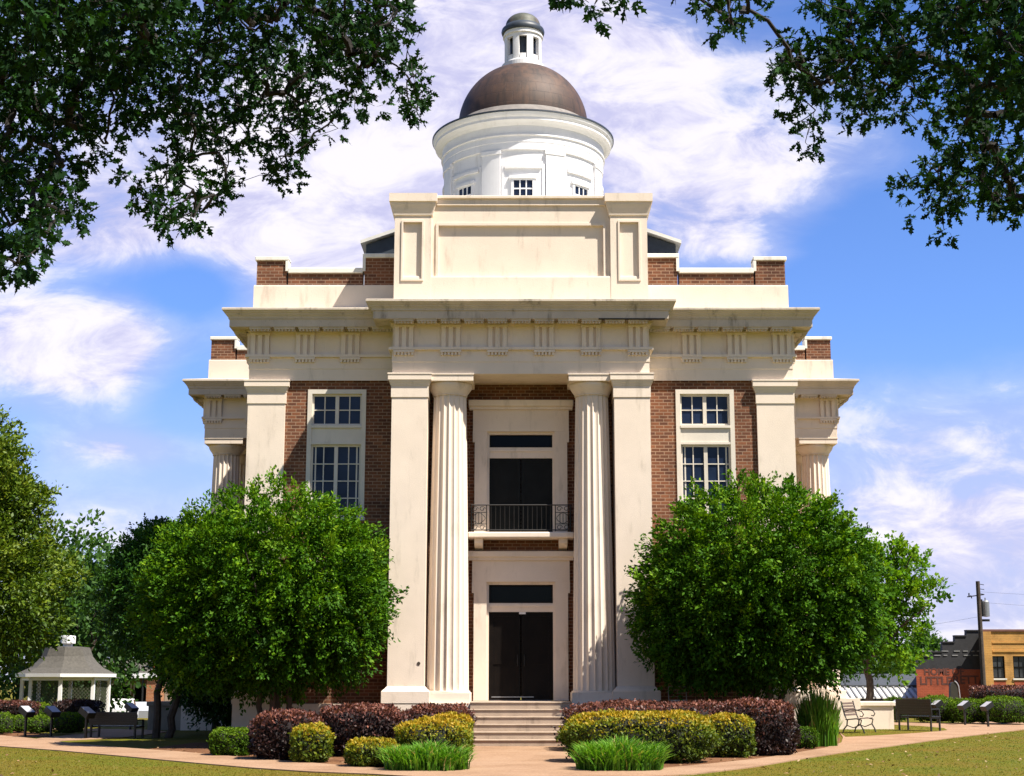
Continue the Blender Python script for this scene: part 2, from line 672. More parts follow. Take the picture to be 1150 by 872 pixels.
GREEN = [(0.0, (0.013, 0.036, 0.003)), (0.5, (0.034, 0.095, 0.006)), (1.0, (0.085, 0.17, 0.010))]
M['leaf_myrtle'] = leaf_mat('myrtle_leaf', [(0.0, (0.016, 0.055, 0.002)), (0.45, (0.048, 0.135, 0.004)), (0.75, (0.11, 0.22, 0.006)), (1.0, (0.19, 0.30, 0.01))], 0.2, 0.6, 0.12)
M['leaf_holly'] = leaf_mat('dark_evergreen_leaf', [(0.0, (0.010, 0.036, 0.005)), (0.6, (0.028, 0.09, 0.010)), (1.0, (0.06, 0.16, 0.016))], 0.2, 0.6, 0.15)
M['leaf_magnolia'] = leaf_mat('magnolia_leaf', [(0.0, (0.028, 0.065, 0.004)), (0.5, (0.09, 0.15, 0.008)), (1.0, (0.22, 0.27, 0.025))], 0.2, 0.5, 0.25)
M['leaf_maple'] = leaf_mat('maple_leaf', [(0.0, (0.035, 0.11, 0.006)), (0.5, (0.095, 0.22, 0.010)), (1.0, (0.20, 0.31, 0.02))], 0.4, 0.6, 0.12)
M['leaf_far'] = leaf_mat('distant_leaf', [(0.0, (0.025, 0.065, 0.014)), (0.5, (0.055, 0.13, 0.025)), (1.0, (0.11, 0.19, 0.05))], 0.35)
M['leaf_oak'] = leaf_mat('oak_leaf', [(0.0, (0.006, 0.02, 0.006)), (0.6, (0.012, 0.042, 0.009)), (1.0, (0.025, 0.085, 0.012))], 0.2, 0.7, 0.1)
M['leaf_burg'] = leaf_mat('burgundy_leaf', [(0.0, (0.014, 0.008, 0.008)), (0.45, (0.045, 0.020, 0.018)), (0.8, (0.14, 0.048, 0.036)), (1.0, (0.26, 0.10, 0.065))], 0.15, 0.5, 0.3)
M['leaf_gold'] = leaf_mat('golden_leaf', [(0.0, (0.03, 0.055, 0.004)), (0.4, (0.11, 0.16, 0.010)), (0.72, (0.27, 0.25, 0.014)), (1.0, (0.42, 0.27, 0.018))], 0.25)
M['leaf_box'] = leaf_mat('boxwood_leaf', [(0.0, (0.028, 0.066, 0.004)), (0.5, (0.075, 0.15, 0.007)), (1.0, (0.16, 0.23, 0.014))], 0.25, 0.6, 0.12)
M['leaf_strap'] = leaf_mat('strap_leaf', [(0.0, (0.03, 0.09, 0.005)), (0.45, (0.075, 0.21, 0.010)), (0.8, (0.17, 0.33, 0.03)), (0.93, (0.22, 0.34, 0.05)), (1.0, (0.36, 0.28, 0.11))], 0.3)
M['leaf_grass'] = leaf_mat('grass_blade', [(0.0, (0.055, 0.095, 0.004)), (0.5, (0.115, 0.115, 0.007)), (1.0, (0.20, 0.135, 0.025))], 0.2)
M['leaf_dead'] = leaf_mat('fallen_leaf', [(0.0, (0.10, 0.05, 0.025)), (0.5, (0.26, 0.15, 0.07)), (1.0, (0.42, 0.29, 0.17))], 0.05)
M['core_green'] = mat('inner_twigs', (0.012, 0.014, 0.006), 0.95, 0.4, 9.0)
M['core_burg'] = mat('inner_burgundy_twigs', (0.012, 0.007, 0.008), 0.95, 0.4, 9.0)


# ------------------------------------------------------------------ ground
def gz(x, y):
    t = min(max((y - 27) / 17.0, 0), 1)
    return -1.2 * t * t * (3 - 2 * t)


def make_ground():
    xs = np.concatenate([[-3000, -900, -300, -140, -90], np.arange(-70, 71, 2.0), [90, 140, 300, 900, 3000]])
    ys = np.concatenate([[-500, -150, -80], np.arange(-60, 71, 1.5), [90, 140, 300, 900, 3500]])
    mb = MB()
    mb.v = [(float(x), float(y), gz(x, y)) for y in ys for x in xs]
    w = len(xs)
    for j in range(len(ys) - 1):
        for i in range(w - 1):
            mb.f.append((j * w + i, j * w + i + 1, (j + 1) * w + i + 1, (j + 1) * w + i))
    struct(mb.build('lawn', M['lawn'], smooth=True))


make_ground()


def sheet(name, pts, z, m, thick=0.0):
    mb = MB()
    a = sum(pts[i][0] * pts[(i + 1) % len(pts)][1] - pts[(i + 1) % len(pts)][0] * pts[i][1] for i in range(len(pts)))
    if a < 0:
        pts = pts[::-1]
    if thick:
        mb.prism(pts, z - thick, z)
    else:
        mb.poly([(p[0], p[1], z) for p in pts])
    o = mb.build(name, m)
    # triangulate concave outlines
    import bmesh
    b = bmesh.new()
    b.from_mesh(o.data)
    bmesh.ops.triangulate(b, faces=b.faces[:], quad_method='BEAUTY', ngon_method='EAR_CLIP')
    b.to_mesh(o.data)
    b.free()
    return struct(o)


WALK_LOW_L = [(-30, 17), (-20, 6.5), (-12.89, -1.86), (-10.67, -4.26), (-8.3, -7.2), (-6.4, -9.61), (-5.0, -11.3), (-3.72, -12.54), (-2.6, -13.2), (-1.7, -14.0), (-1.35, -15.5), (-1.35, -60)]
WALK_LOW_R = [(1.35, -60), (1.35, -15.5), (1.75, -14.2), (3.0, -13.2), (4.4, -10.9), (6.0, -7.6), (7.74, -4.26), (9.12, -1.86), (12.3, 3.9), (16.74, 11.24), (22, 20), (34, 33)]
WALK_UP_R = [(32, 35), (20, 22.5), (17.4, 19.6), (13.0, 19.6), (11.6, 17.0), (9.2, 4.0), (8.38, 0.3), (7.3, -2.9), (5.9, -5.98), (4.9, -8.0), (3.7, -9.9), (2.5, -11.6), (1.25, -12.5), (1.25, -1.98)]
WALK_UP_L = [(-1.33, -1.98), (-1.33, -12.5), (-2.3, -11.8), (-4.1, -9.6), (-6.0, -7.2), (-7.94, -4.6), (-9.9, -2.4), (-11.82, 0.3), (-14.2, 4.0), (-16.2, 6.6), (-23, 13.5), (-32, 22)]
walk = sheet('walkway', WALK_LOW_L + WALK_LOW_R + WALK_UP_R + WALK_UP_L, 0.022, M['path'], 0.06)
sheet('side_walkway', [(-12.6, 1.5), (-13.6, 3.2), (-13.4, 9.6), (-19, 12.6), (-18.6, 13.8), (-12.4, 11.0), (-11.2, 9.0), (-11.4, 4.0)], 0.018, M['path'], 0.05)
sheet('grass_island', [(9.35, 4.3), (10.6, 5.6), (12.3, 7.7), (13.9, 10.2), (14.35, 12.2), (14.2, 14.6), (13.4, 16.6), (12.2, 16.2), (11.2, 15.0), (10.4, 10.8)], 0.034, M['lawn'], 0.05)
sheet('mulch_bed_west', [(-1.36, -1.0), (-1.36, -12.45), (-2.2, -11.9), (-4.1, -9.65), (-6.0, -7.25), (-7.9, -4.7), (-8.9, -3.2), (-8.6, 0.6), (-3, 0.8)], 0.009, M['mulch'])
sheet('mulch_bed_east', [(1.28, -1.0), (1.28, -12.45), (2.5, -11.65), (3.7, -9.95), (4.9, -8.05), (5.85, -6.1), (7.25, -3.0), (8.3, 0.2), (9.1, 3.8), (8.2, 5.0), (7.7, 0.8)], 0.009, M['mulch'])
sheet('mulch_strip', [(-16.3, 6.8), (-14.4, 4.3), (-13.6, 5.2), (-15.2, 8.4), (-22, 16), (-24, 15)], 0.008, M['mulch'])
sheet('road', [(-200, 47), (200, 47), (200, 58), (-200, 58)], -1.19, M['asphalt'])
kerb = MB().box(-200, 200, 46.6, 46.85, -1.25, -1.06).build('road_kerb', M['path'])
struct(kerb)


# ------------------------------------------------------------------ courthouse
H = thing('courthouse', 'cream and red brick courthouse with a white drum and brown copper dome', 'courthouse', (0, 0, 0))

PX = 3.5            # pavilion half width
BX = 7.57           # main block half width
BY = 0.95           # face of the corner piers
WX, WY0, WY1 = 10.88, 11.0, 19.4   # side porticoes
BACK = 29.0
OUT = [(-BX, BACK), (-BX, WY1), (-WX, WY1), (-WX, WY0), (-BX, WY0), (-BX, BY), (-PX, BY), (-PX, 0), (PX, 0), (PX, BY), (BX, BY),
       (BX, WY0), (WX, WY0), (WX, WY1), (BX, WY1), (BX, BACK)]
# travel along OUT as listed has the outside on the right
arch = MB().sweep(OUT, [(0, 9.80), (0, 10.12), (0.015, 10.135), (0.015, 10.45), (0.105, 10.455), (0.105, 10.53), (0.0, 10.535)])
arch.box(-PX + .005, PX - .005, 0.01, 1.58, 9.801, 10.4)   # soffit over the entrance bay
for s in (-1, 1):
    x0, x1 = sorted((s * (BX - .2), s * (WX - .01)))
    arch.box(x0, x1, WY0 + .01, WY1 - .01, 9.802, 10.3)
ent = arch.build('architrave', M['stucco'], H)
fr = MB().sweep(OUT, [(0.0, 10.53), (0.0, 11.16), (0.05, 11.165), (0.05, 11.23), (0.02, 11.235)])
frieze = fr.build('frieze', M['stucco'], H)
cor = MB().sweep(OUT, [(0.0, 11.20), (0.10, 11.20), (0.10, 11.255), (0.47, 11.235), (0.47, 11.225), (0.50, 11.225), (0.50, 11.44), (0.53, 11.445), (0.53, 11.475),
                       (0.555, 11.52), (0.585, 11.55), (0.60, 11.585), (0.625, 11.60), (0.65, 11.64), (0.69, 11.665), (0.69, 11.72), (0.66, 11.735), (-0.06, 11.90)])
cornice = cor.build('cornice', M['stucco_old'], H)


def runs():
    """straight wall runs that carry triglyphs: (x0,y0)->(x1,y1) with the outside on the right"""
    n = len(OUT)
    for i in range(n):
        yield OUT[i], OUT[(i + 1) % n]


mut = MB()


def along(a, e, nrm, s0, s1, d0, d1, z0, z1, mb):
    p = [(a[0] + e[0] * s + nrm[0] * d, a[1] + e[1] * s + nrm[1] * d) for (s, d) in ((s0, d0), (s0, d1), (s1, d1), (s1, d0))]
    mb.prism(p, z0, z1)


for a, b in runs():
    L = math.hypot(b[0] - a[0], b[1] - a[1])
    if L < 1.5 or a[1] == BACK == b[1]:
        continue
    e = ((b[0] - a[0]) / L, (b[1] - a[1]) / L)
    nrm = (e[1], -e[0])
    k = max(1, round((L - 0.6) / 1.26))
    if abs(a[1] - BY) < .01 and abs(b[1] - BY) < .01:
        cs = [0.29 + 1.26 * i for i in range(3)] if a[0] < 0 else [L - 0.29 - 1.26 * i for i in range(3)]
    else:
        cs = [0.31 + (L - 0.62) * i / k for i in range(k + 1)]
    for c in cs:
        tri = MB()
        for q in (-0.195, 0.0, 0.195):
            along(a, e, nrm, c + q - 0.06, c + q + 0.06, -0.02, 0.085, 10.531, 11.09, tri)
        along(a, e, nrm, c - 0.275, c + 0.275, -0.02, 0.10, 11.09, 11.158, tri)
        along(a, e, nrm, c - 0.255, c + 0.255, -0.02, 0.018, 10.532, 11.09, tri)
        along(a, e, nrm, c - 0.285, c + 0.285, -0.02, 0.10, 10.385, 10.448, tri)
        for q in range(6):
            along(a, e, nrm, c - 0.265 + q * 0.0945, c - 0.265 + q * 0.0945 + 0.055, -0.02, 0.085, 10.31, 10.386, tri)
        tri.build('triglyph', M['stucco'], frieze)
    nm = max(1, round(L / 0.63))
    st = L / nm
    for i in range(nm):
        along(a, e, nrm, i * st + 0.05, (i + 1) * st - 0.05, 0.12, 0.465, 11.165, 11.25, mut)
        for q in range(6):
            s = i * st + 0.075 + q * (st - .15) / 5.6
            along(a, e, nrm, s, s + 0.045, 0.34, 0.44, 11.12, 11.166, mut)
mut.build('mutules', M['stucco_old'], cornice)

# attic course above the cornice, all round
MB().sweep(OUT, [(-0.04, 11.85), (-0.04, 12.52), (-0.05, 12.56), (-0.5, 12.57)]).build('attic_course', M['stucco'], H)
# flat roof behind the parapets
rf = MB()
rf.box(-BX + .3, BX - .3, BY + .6, BACK - .3, 12.40, 12.50)
for s in (-1, 1):
    x0, x1 = sorted((s * (BX - .32), s * (WX - .3)))
    rf.box(x0, x1, WY0 + .3, WY1 - .3, 12.38, 12.48)
rf.build('flat_roof', M['zinc'], H)

# stepped brick parapets with white copings
HI, LO, MID = 13.27, 12.90, 13.35


def par_x(xa, xb, y0, y1, top, cop=0.11, ov=0.05):
    x0, x1 = sorted((xa, xb))
    pb.box(x0, x1, y0, y1, 12.56, top)
    pc.box(x0 - (ov if ov else 0), x1 + (ov if ov else 0), y0 - 0.06, y1 + 0.06, top + .001, top + cop, 0.012)


for s in (-1, 1):
    pb, pc = MB(), MB()
    par_x(s * 7.46, s * 6.62, 1.0, 1.36, HI)
    par_x(s * 6.57, s * 4.47, 1.005, 1.355, LO, 0.15, 0.0)
    par_x(s * 4.42, s * 3.52, 1.0, 1.36, MID, 0.12)
    pc.box(*sorted((s * 6.57, s * 6.645)), 0.95, 1.40, LO + .06, HI + .05)
    pc.box(*sorted((s * 4.39, s * 4.47)), 0.95, 1.40, LO + .06, MID + .06)
    # side returns
    par_x(s * 7.46, s * 7.10, 1.37, 9.0, LO, 0.15)
    par_x(s * 7.46, s * 7.10, 9.2, WY0 - .1, HI)
    par = pb.build('parapet', M['brick'], H)
    pc.build('coping', M['coping'], par)
    # portico parapets
    pb, pc = MB(), MB()
    par_x(s * (WX - .1), s * (WX - .95), WY0 + .06, WY0 + .42, HI)
    par_x(s * (WX - 1.0), s * (7.5), WY0 + .065, WY0 + .415, LO, 0.15, 0.0)
    pc.box(*sorted((s * (WX - 1.0), s * (WX - .92))), WY0 + .01, WY0 + .47, LO + .06, HI + .05)
    par_x(s * (WX - .1), s * (WX - .46), WY0 + .43, WY0 + 2.2, HI)
    par_x(s * (WX - .105), s * (WX - .455), WY0 + 2.3, WY1 - 1.5, LO, .15)
    par_x(s * (WX - .1), s * (WX - .46), WY1 - 1.45, WY1 - .1, HI)
    par = pb.build('portico_parapet', M['brick'], H)
    pc.build('coping', M['coping'], par)

# attic block over the entrance
AT = 14.89
ab = MB()
ab.holed(-2.48, 2.48, 11.86, 14.62, 0.16, [(-2.29, 2.29, 12.47, 14.04)], 0.07, True)
ab.box(-2.48, 2.48, 0.17 + .08, 2.2, 11.86, 14.62)
for s in (-1, 1):
    x0, x1 = sorted((s * 2.48, s * 3.5))
    h0, h1 = sorted((s * 2.74, s * 3.26))
    ab.holed(x0, x1, 11.86, 14.28, 0.03, [(h0, h1, 12.47, 14.1)], 0.07, True)
    ab.quad((s * 3.5, .03, 11.86), (s * 3.5, 2.2, 11.86), (s * 3.5, 2.2, 14.28), (s * 3.5, .03, 14.28))
    ab.quad((s * 2.48, .03, 11.86), (s * 2.48, .26, 11.86), (s * 2.48, .26, 14.62), (s * 2.48, .03, 14.62))
    ab.quad((x0, .03, 14.28), (x1, .03, 14.28), (x1, .03, 14.4), (x0, .03, 14.4))
    ab.box(x0 + .01, x1 - .01, 2.1, 2.2, 11.9, 14.3)
attic = ab.build('attic_block', M['stucco'], H)
fm = MB()


def frame_ring(mb, x0, x1, z0, z1, y, w, t):
    mb.box(x0, x1, y - t, y + .01, z1 - w, z1)
    mb.box(x0, x1, y - t, y + .01, z0, z0 + w)
    mb.box(x0, x0 + w, y - t, y + .01, z0 + w, z1 - w)
    mb.box(x1 - w, x1, y - t, y + .01, z0 + w, z1 - w)


frame_ring(fm, -2.36, 2.36, 12.40, 14.11, 0.159, 0.07, 0.035)
for s in (-1, 1):
    x0, x1 = sorted((s * 2.69, s * 3.31))
    frame_ring(fm, x0, x1, 12.42, 14.15, 0.029, 0.05, 0.03)
fm.build('panel_moulding', M['stucco'], attic)
for s in (-1, 1):
    x0, x1 = sorted((s * 2.48, s * 3.5))
    path = [(x0, 2.2), (x0, 0.03), (x1, 0.03), (x1, 2.2)]
    cp = MB().sweep(path, [(0.0, 14.28), (0.03, 14.30), (0.04, 14.36), (0.075, 14.50), (0.11, 14.60), (0.115, 14.66), (0.155, 14.67), (0.155, 14.90), (-0.5, 14.93)], closed=False)
    cp.build('pedestal_cap', M['stucco'], attic)
cc = MB().box(-2.36, 2.36, 0.10, 2.2, 14.62, 14.86)
cc.box(-2.355, 2.355, 0.04, 2.3, 14.8, 14.885, 0.012)
cc.build('attic_coping', M['stucco'], attic)

# ---- brick body
bw = MB()
WIN_X0, WIN_X1 = 4.32, 5.9
WIN_U = (6.0, 9.56)
WIN_G = (1.9, 4.9)
for s in (-1, 1):
    x0, x1 = sorted((s * 3.3, s * 7.4))
    a, b = sorted((s * WIN_X0, s * WIN_X1))
    bw.holed(x0, x1, 1.0, 9.85, 1.04, [(a, b, *WIN_U), (a, b, *WIN_G)], 0.20)
    bw.quad((s * 7.40, 1.04, 0.9), (s * 7.40, BACK, .9), (s * 7.40, BACK, 9.85), (s * 7.40, 1.04, 9.85))
    bw.quad((s * 2.6, 0.9, 1.0), (s * 2.6, 1.62, 1.0), (s * 2.6, 1.62, 9.8), (s * 2.6, .9, 9.8))
bw.quad((-7.4, BACK, .9), (7.4, BACK, .9), (7.4, BACK, 12.3), (-7.4, BACK, 12.3))
DH = [(-0.95, 0.95, 1.075, 4.27), (-0.93, 0.93, 5.55, 8.45)]
bw.holed(-2.6, 2.6, 1.0, 9.81, 1.6, DH, 0.25)
bw.build('brick_wall', M['brick'], H)

# ---- podium
pd = MB()
M['stucco_shade'] = mat('shade_darkened_stucco', (0.27, 0.24, 0.19), 0.9, 0.25, 1.5, 0.3, 40, stain=((0.09, 0.085, 0.06), 0.8), spec=0.15)  # tree shade put into the stucco colour of the west stair walls
pd.box(-PX - .13, -1.32, -0.14, 1.6, -0.1, 1.03)
pd.box(1.32, PX + .13, -0.14, 1.6, -0.1, 1.028)
for s in (-1, 1):
    x0, x1 = sorted((s * (PX + .14), s * (BX + .12)))
    pd.box(x0, x1, BY - .1, 1.2, -0.1, 1.0)
    x0, x1 = sorted((s * 7.39, s * (BX + .12)))
    pd.box(x0, x1, 1.21, BACK, -0.1, 1.0)
    x0, x1 = sorted((s * (BX + .13), s * (WX + .35)))
    pd.box(x0, x1, WY0 - .25, WY1 + .25, -0.1, 1.03)
    # cheek walls of the side stairs
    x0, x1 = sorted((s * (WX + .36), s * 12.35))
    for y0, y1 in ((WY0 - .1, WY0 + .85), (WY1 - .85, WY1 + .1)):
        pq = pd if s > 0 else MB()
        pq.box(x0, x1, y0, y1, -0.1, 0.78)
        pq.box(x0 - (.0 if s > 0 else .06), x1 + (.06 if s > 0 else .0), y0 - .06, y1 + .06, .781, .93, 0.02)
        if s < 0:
            pq.build('stair_wall', M['stucco_shade'], H)
    for i in range(5):
        xa, xb = sorted((s * (WX + .36), s * (WX + .36 + (5 - i) * .26)))
        pd.box(xa, xb, WY0 + .86, WY1 - .86, (i * .17) - (.1 if i == 0 else 0), (i + 1) * .17 - .001 * i)
pd.build('podium', M['stucco'], H)

# ---- front steps
st = MB()
for i in range(6):
    y0 = -2.0 + i * 0.30
    n = 0.012 * random.random()
    st.box(-1.30 - n, 1.28 + n, y0, y0 + 0.33 if i < 5 else 1.6, i * 0.178 - (0.05 if i == 0 else 0.0), (i + 1) * 0.178 - 0.03)
    st.box(-1.31 - n, 1.29 + n, y0 - 0.025, y0 + 0.31 if i < 5 else 1.6, (i + 1) * 0.178 - 0.029, (i + 1) * 0.178, 0.008)
st.build('front_steps', M['concrete'], H)
jn = MB()
for (x, z0, z1) in ((-0.99, 0.36, 0.53), (-0.88, 0.18, 0.50), (0.62, 0.0, 0.17), (0.9, .55, .7)):
    y = -2.0 + 0.3 * int((z0 + .01) / 0.178) - 0.004
    jn.box(x, x + .03, y, y + .02, z0, z1)


br_ = MB()
rr_ = random.Random(3)
x = 2.1
while x < 3.85:
    L = rr_.uniform(.25, .7)
    br_.box(x, min(x + L, 3.9), -0.515, -0.40, 11.214 - rr_.uniform(.0, .022), 11.232)
    x += L + rr_.uniform(-.03, .03)
br_.build('rotted_edge', M['bark'], cornice)
MB().tube([(-2.68, .01, 2.05), (-2.68, -.012, 2.05)], .045, 10).build('wall_plate', M['bark'], H)
# ---- piers
def pier(x0, x1, y0, y1, name='pier'):
    p = MB()
    p.box(x0, x1, y0, y1, 1.42, 9.17)
    o = p.build(name, M['stucco'], H)
    w = [(x0, y1), (x0, y0), (x1, y0), (x1, y1)]
    c = MB().sweep(w, [(0.0, 9.15), (0.022, 9.155), (0.022, 9.46), (0.035, 9.48), (0.045, 9.52), (0.07, 9.57), (0.08, 9.62), (0.105, 9.625), (0.105, 9.77), (0.12, 9.775), (0.12, 9.815), (-0.1, 9.82)], closed=False)
    c.build('capital', M['stucco'], o)
    b = MB().sweep(w, [(0.14, 1.0), (0.14, 1.33), (0.125, 1.345), (0.10, 1.37), (0.06, 1.40), (0.03, 1.44), (0.0, 1.46)], closed=False)
    b.build('pier_base', M['stucco'], o)
    return o


pier(-PX, -2.53, 0.0, 1.03)
pier(2.53, PX, 0.0, 1.03)
for s in (-1, 1):
    x0, x1 = sorted((s * BX, s * 6.54))
    pier(x0, x1, BY, BY + .9)
    for yy in (WY0, WY1 - .9):
        x0, x1 = sorted((s * 7.36, s * 7.62))
        pier(x0, x1, yy + .1, yy + .8)


# ---- fluted columns
def column_mesh(seg=20):
    c = MB()
    z0, z1 = 1.345, 9.27
    rings = []
    nf = 20
    per = 8
    n = nf * per
    for k in range(15):
        t = k / 14
        z = z0 + (z1 - z0) * t
        r = 0.565 - 0.115 * t ** 1.25
        ring = []
        for i in range(n):
            a = 2 * math.pi * i / n
            ph = (i % per) / per
            q = math.sin(math.pi * ph)
            fl = 0.048 * (r / .56) * (q ** 0.75)
            ring.append(((r - fl) * math.sin(a), -(r - fl) * math.cos(a), z))
        rings.append(ring)
    for rg in rings:
        c.v += rg
    for k in range(14):
        for i in range(n):
            j = (i + 1) % n
            c.f.append((k * n + i, k * n + j, (k + 1) * n + j, (k + 1) * n + i))
    cap = MB().lathe(0, 0, [(0.455, 9.255), (0.475, 9.265), (0.475, 9.29), (0.462, 9.295), (0.48, 9.31), (0.485, 9.325), (0.52, 9.38), (0.565, 9.44), (0.60, 9.50), (0.617, 9.55), (0.61, 9.59), (0.57, 9.60)], 48)
    ab_ = MB().box(-0.655, 0.655, -0.655, 0.655, 9.60, 9.775, 0.006)
    ab_.box(-0.675, 0.675, -0.675, 0.675, 9.771, 9.806)
    pl = MB().box(-0.62, 0.62, -0.62, 0.62, 1.025, 1.30, 0.01)
    pl.lathe(0, 0, [(0.60, 1.295), (0.61, 1.32), (0.60, 1.345), (0.5, 1.35)], 48)
    return c, cap, ab_, pl


cmesh = column_mesh()
col0 = cmesh[0].build('column', M['stucco'], H, True)
k0 = cmesh[1].build('column_capital', M['stucco'], col0, True)
a0 = cmesh[2].build('abacus', M['stucco'], col0)
p0 = cmesh[3].build('plinth', M['stucco'], col0)
spots = [(-1.95, 0.62), (1.95, 0.62)]
for s in (-1, 1):
    spots += [(s * (WX - .66), WY0 + .66 + i * (WY1 - WY0 - 1.32) / 3) for i in range(4)]
for i, (x, y) in enumerate(spots):
    if i == 0:
        c = col0
    else:
        c = col0.copy()
        COL.objects.link(c)
        for ch in (k0, a0, p0):
            d = ch.copy()
            COL.objects.link(d)
            d.parent = c
    c.location = (x, y, 0)


# ---- windows of the side bays
def bay_window(s, z0, z1, upper):
    a, b = sorted((s * WIN_X0, s * WIN_X1))
    y = 1.04
    w = MB()
    # outer casing
    cw = 0.10
    w.box(a - .02, a + cw, y - .035, y + .12, z0, z1)
    w.box(b - cw, b + .02, y - .035, y + .12, z0, z1)
    w.box(a + cw, b - cw, y - .035, y + .12, z1 - cw - .02, z1)
    w.box(a - .05, b + .05, y - .07, y + .12, z0 - .09, z0 + .002)
    mz0, mz1 = (8.02, 8.55) if upper else (4.0, 4.2)
    # spandrel panel between the two sashes
    w.box(a + cw, b - cw, y + .0, y + .13, mz0, mz1)
    w.box(a + cw, b - cw, y - .05, y + .0, mz1 - .07, mz1)
    w.box(a + cw, b - cw, y - .03, y + .0, mz0, mz0 + .06)
    o = w.build('window', M['trim'], H)
    f, g = MB(), MB()
    for (q0, q1, nrow) in ((mz1, z1 - cw - .02, 2), (z0, mz0, 4 if upper else 3)):
        xa, xb = a + cw, b - cw
        yc = y + .06
        f.box(xa, xa + .05, yc, yc + .06, q0, q1)
        f.box(xb - .05, xb, yc, yc + .06, q0, q1)
        f.box(xa + .05, xb - .05, yc, yc + .06, q1 - .06, q1)
        f.box(xa + .05, xb - .05, yc, yc + .06, q0, q0 + .06)
        m_ = (xa + xb) / 2
        f.box(m_ - .05, m_ + .05, yc - .01, yc + .05, q0 + .06, q1 - .06)
        for (p, q) in ((xa + .05, m_ - .05), (m_ + .05, xb - .05)):
            c = (p + q) / 2
            f.box(c - .014, c + .014, yc + .012, yc + .05, q0 + .06, q1 - .06)
            for r_ in range(1, nrow):
                zz = q0 + .06 + (q1 - q0 - .12) * r_ / nrow
                f.box(p, c - .014, yc + .014, yc + .05, zz - .014, zz + .014)
                f.box(c + .014, q, yc + .014, yc + .05, zz - .014, zz + .014)
        g.box(xa + .01, xb - .01, yc + .042, yc + .048, q0 + .01, q1 - .01)
    f.build('sash', M['trim'], o)
    g.build('pane', M['glass'], o)
    if upper:   # open blinds behind the lower sash, just visible as pale upright strips
        bl = MB()
        for (p, q) in ((a + .20, a + .24), (b - .24, b - .20)):
            bl.box(p, q, y + .098, y + .10, z0 + .05, mz0 - .05)
        bl.build('blind', M['trim'], o)
    return o


for s in (-1, 1):
    bay_window(s, *WIN_U, True)
    bay_window(s, *WIN_G, False)

# ---- entrance surrounds
for (z0, z1, hz0, hz1, name) in ((1.075, 4.27, 4.86, 5.10, 'door_surround'), (5.58, 8.45, 9.06, 9.32, 'balcony_door_surround')):
    sr = MB()
    y = 1.6
    sr.box(-1.29, -0.94, y - .16, y + .1, z0, z1 - .001)
    sr.box(0.94, 1.29, y - .16, y + .1, z0, z1 - .001)
    sr.box(-1.34, 1.34, y - .17, y + .1, z1, hz0)          # eared head
    sr.box(-1.345, -1.02, y - .165, y - .02, z1 - .30, z1 - .002)
    sr.box(1.02, 1.345, y - .165, y - .02, z1 - .30, z1 - .002)
    sr.box(-1.44, 1.44, y - .26, y + .1, hz0 + .001, hz0 + .08)
    sr.box(-1.47, 1.47, y - .34, y + .1, hz0 + .08, hz1, 0.02)
    so_ = sr.build(name, M['stucco'], H)
    bd = MB()   # inner bead
    bd.box(-0.95, -0.88, y - .05, y + .12, z0, z1)
    bd.box(0.88, 0.95, y - .05, y + .12, z0, z1)
    bd.box(-0.88, 0.88, y - .05, y + .12, z1 - .07, z1)
    bd.build('bead', M['stucco'], so_)

# main door
dm = MB()
dm.box(-0.88, 0.88, 1.60, 1.72, 3.46, 3.70)
dm.box(-0.90, 0.90, 1.565, 1.60, 3.60, 3.66)
dr = dm.build('main_door', M['stucco'], H)
for s in (-1, 1):
    x0, x1 = sorted((s * 0.012, s * 0.88))
    lf = MB().box(x0, x1, 1.665, 1.715, 1.09, 3.46)
    frame_ring(lf, x0 + .02, x1 - .02, 1.11, 3.44, 1.666, 0.10, 0.022)
    lf.box(x0 + .12, x1 - .12, 1.642, 1.666, 2.05, 2.15)
    lo = lf.build('door_leaf', M['dark_wood'], dr)
MB().box(-0.05, 0.13, 1.62, 1.645, 3.40, 3.455).build('door_closer', M['white'], dr)
hd = MB()
for s in (-1, 1):
    hd.tube([(s * .09, 1.63, 2.0), (s * .09, 1.60, 2.02), (s * .09, 1.60, 2.28), (s * .09, 1.63, 2.3)], .014, 6)
hd.build('handle', M['iron'], dr)
MB().box(-0.86, 0.86, 1.69, 1.70, 3.70, 4.20).build('transom_pane', M['glass_dark'], dr)
tf = MB()
frame_ring(tf, -0.88, 0.88, 3.70, 4.20, 1.69, 0.045, 0.03)
tf.build('transom_frame', M['dark_wood'], dr)
ks = MB().box(-.80, .35, 1.636, 1.643, 1.16, 1.185)
ks.box(-.86, .86, 1.63, 1.70, 1.076, 1.09)
ks.build('kick_rail', M['steel'], dr)

# balcony door
bm_ = MB()
bm_.box(-0.88, 0.88, 1.60, 1.72, 7.72, 8.02)
bm_.box(-0.90, 0.90, 1.565, 1.60, 7.90, 7.96)
br = bm_.build('balcony_door', M['stucco'], H)
for s in (-1, 1):
    x0, x1 = sorted((s * 0.008, s * 0.88))
    lf = MB().box(x0, x1, 1.665, 1.715, 5.58, 7.72)
    frame_ring(lf, x0 + .02, x1 - .02, 5.6, 7.70, 1.666, 0.09, 0.02)
    lf.box(x0 + .11, x1 - .11, 1.648, 1.667, 6.35, 6.45)
    lf.build('door_leaf', M['dark_door'], br)
MB().box(-0.86, 0.86, 1.69, 1.70, 8.02, 8.40).build('transom_pane', M['glass_dark'], br)
tf = MB()
frame_ring(tf, -0.88, 0.88, 8.02, 8.40, 1.69, 0.04, 0.03)
tf.build('transom_frame', M['dark_door'], br)

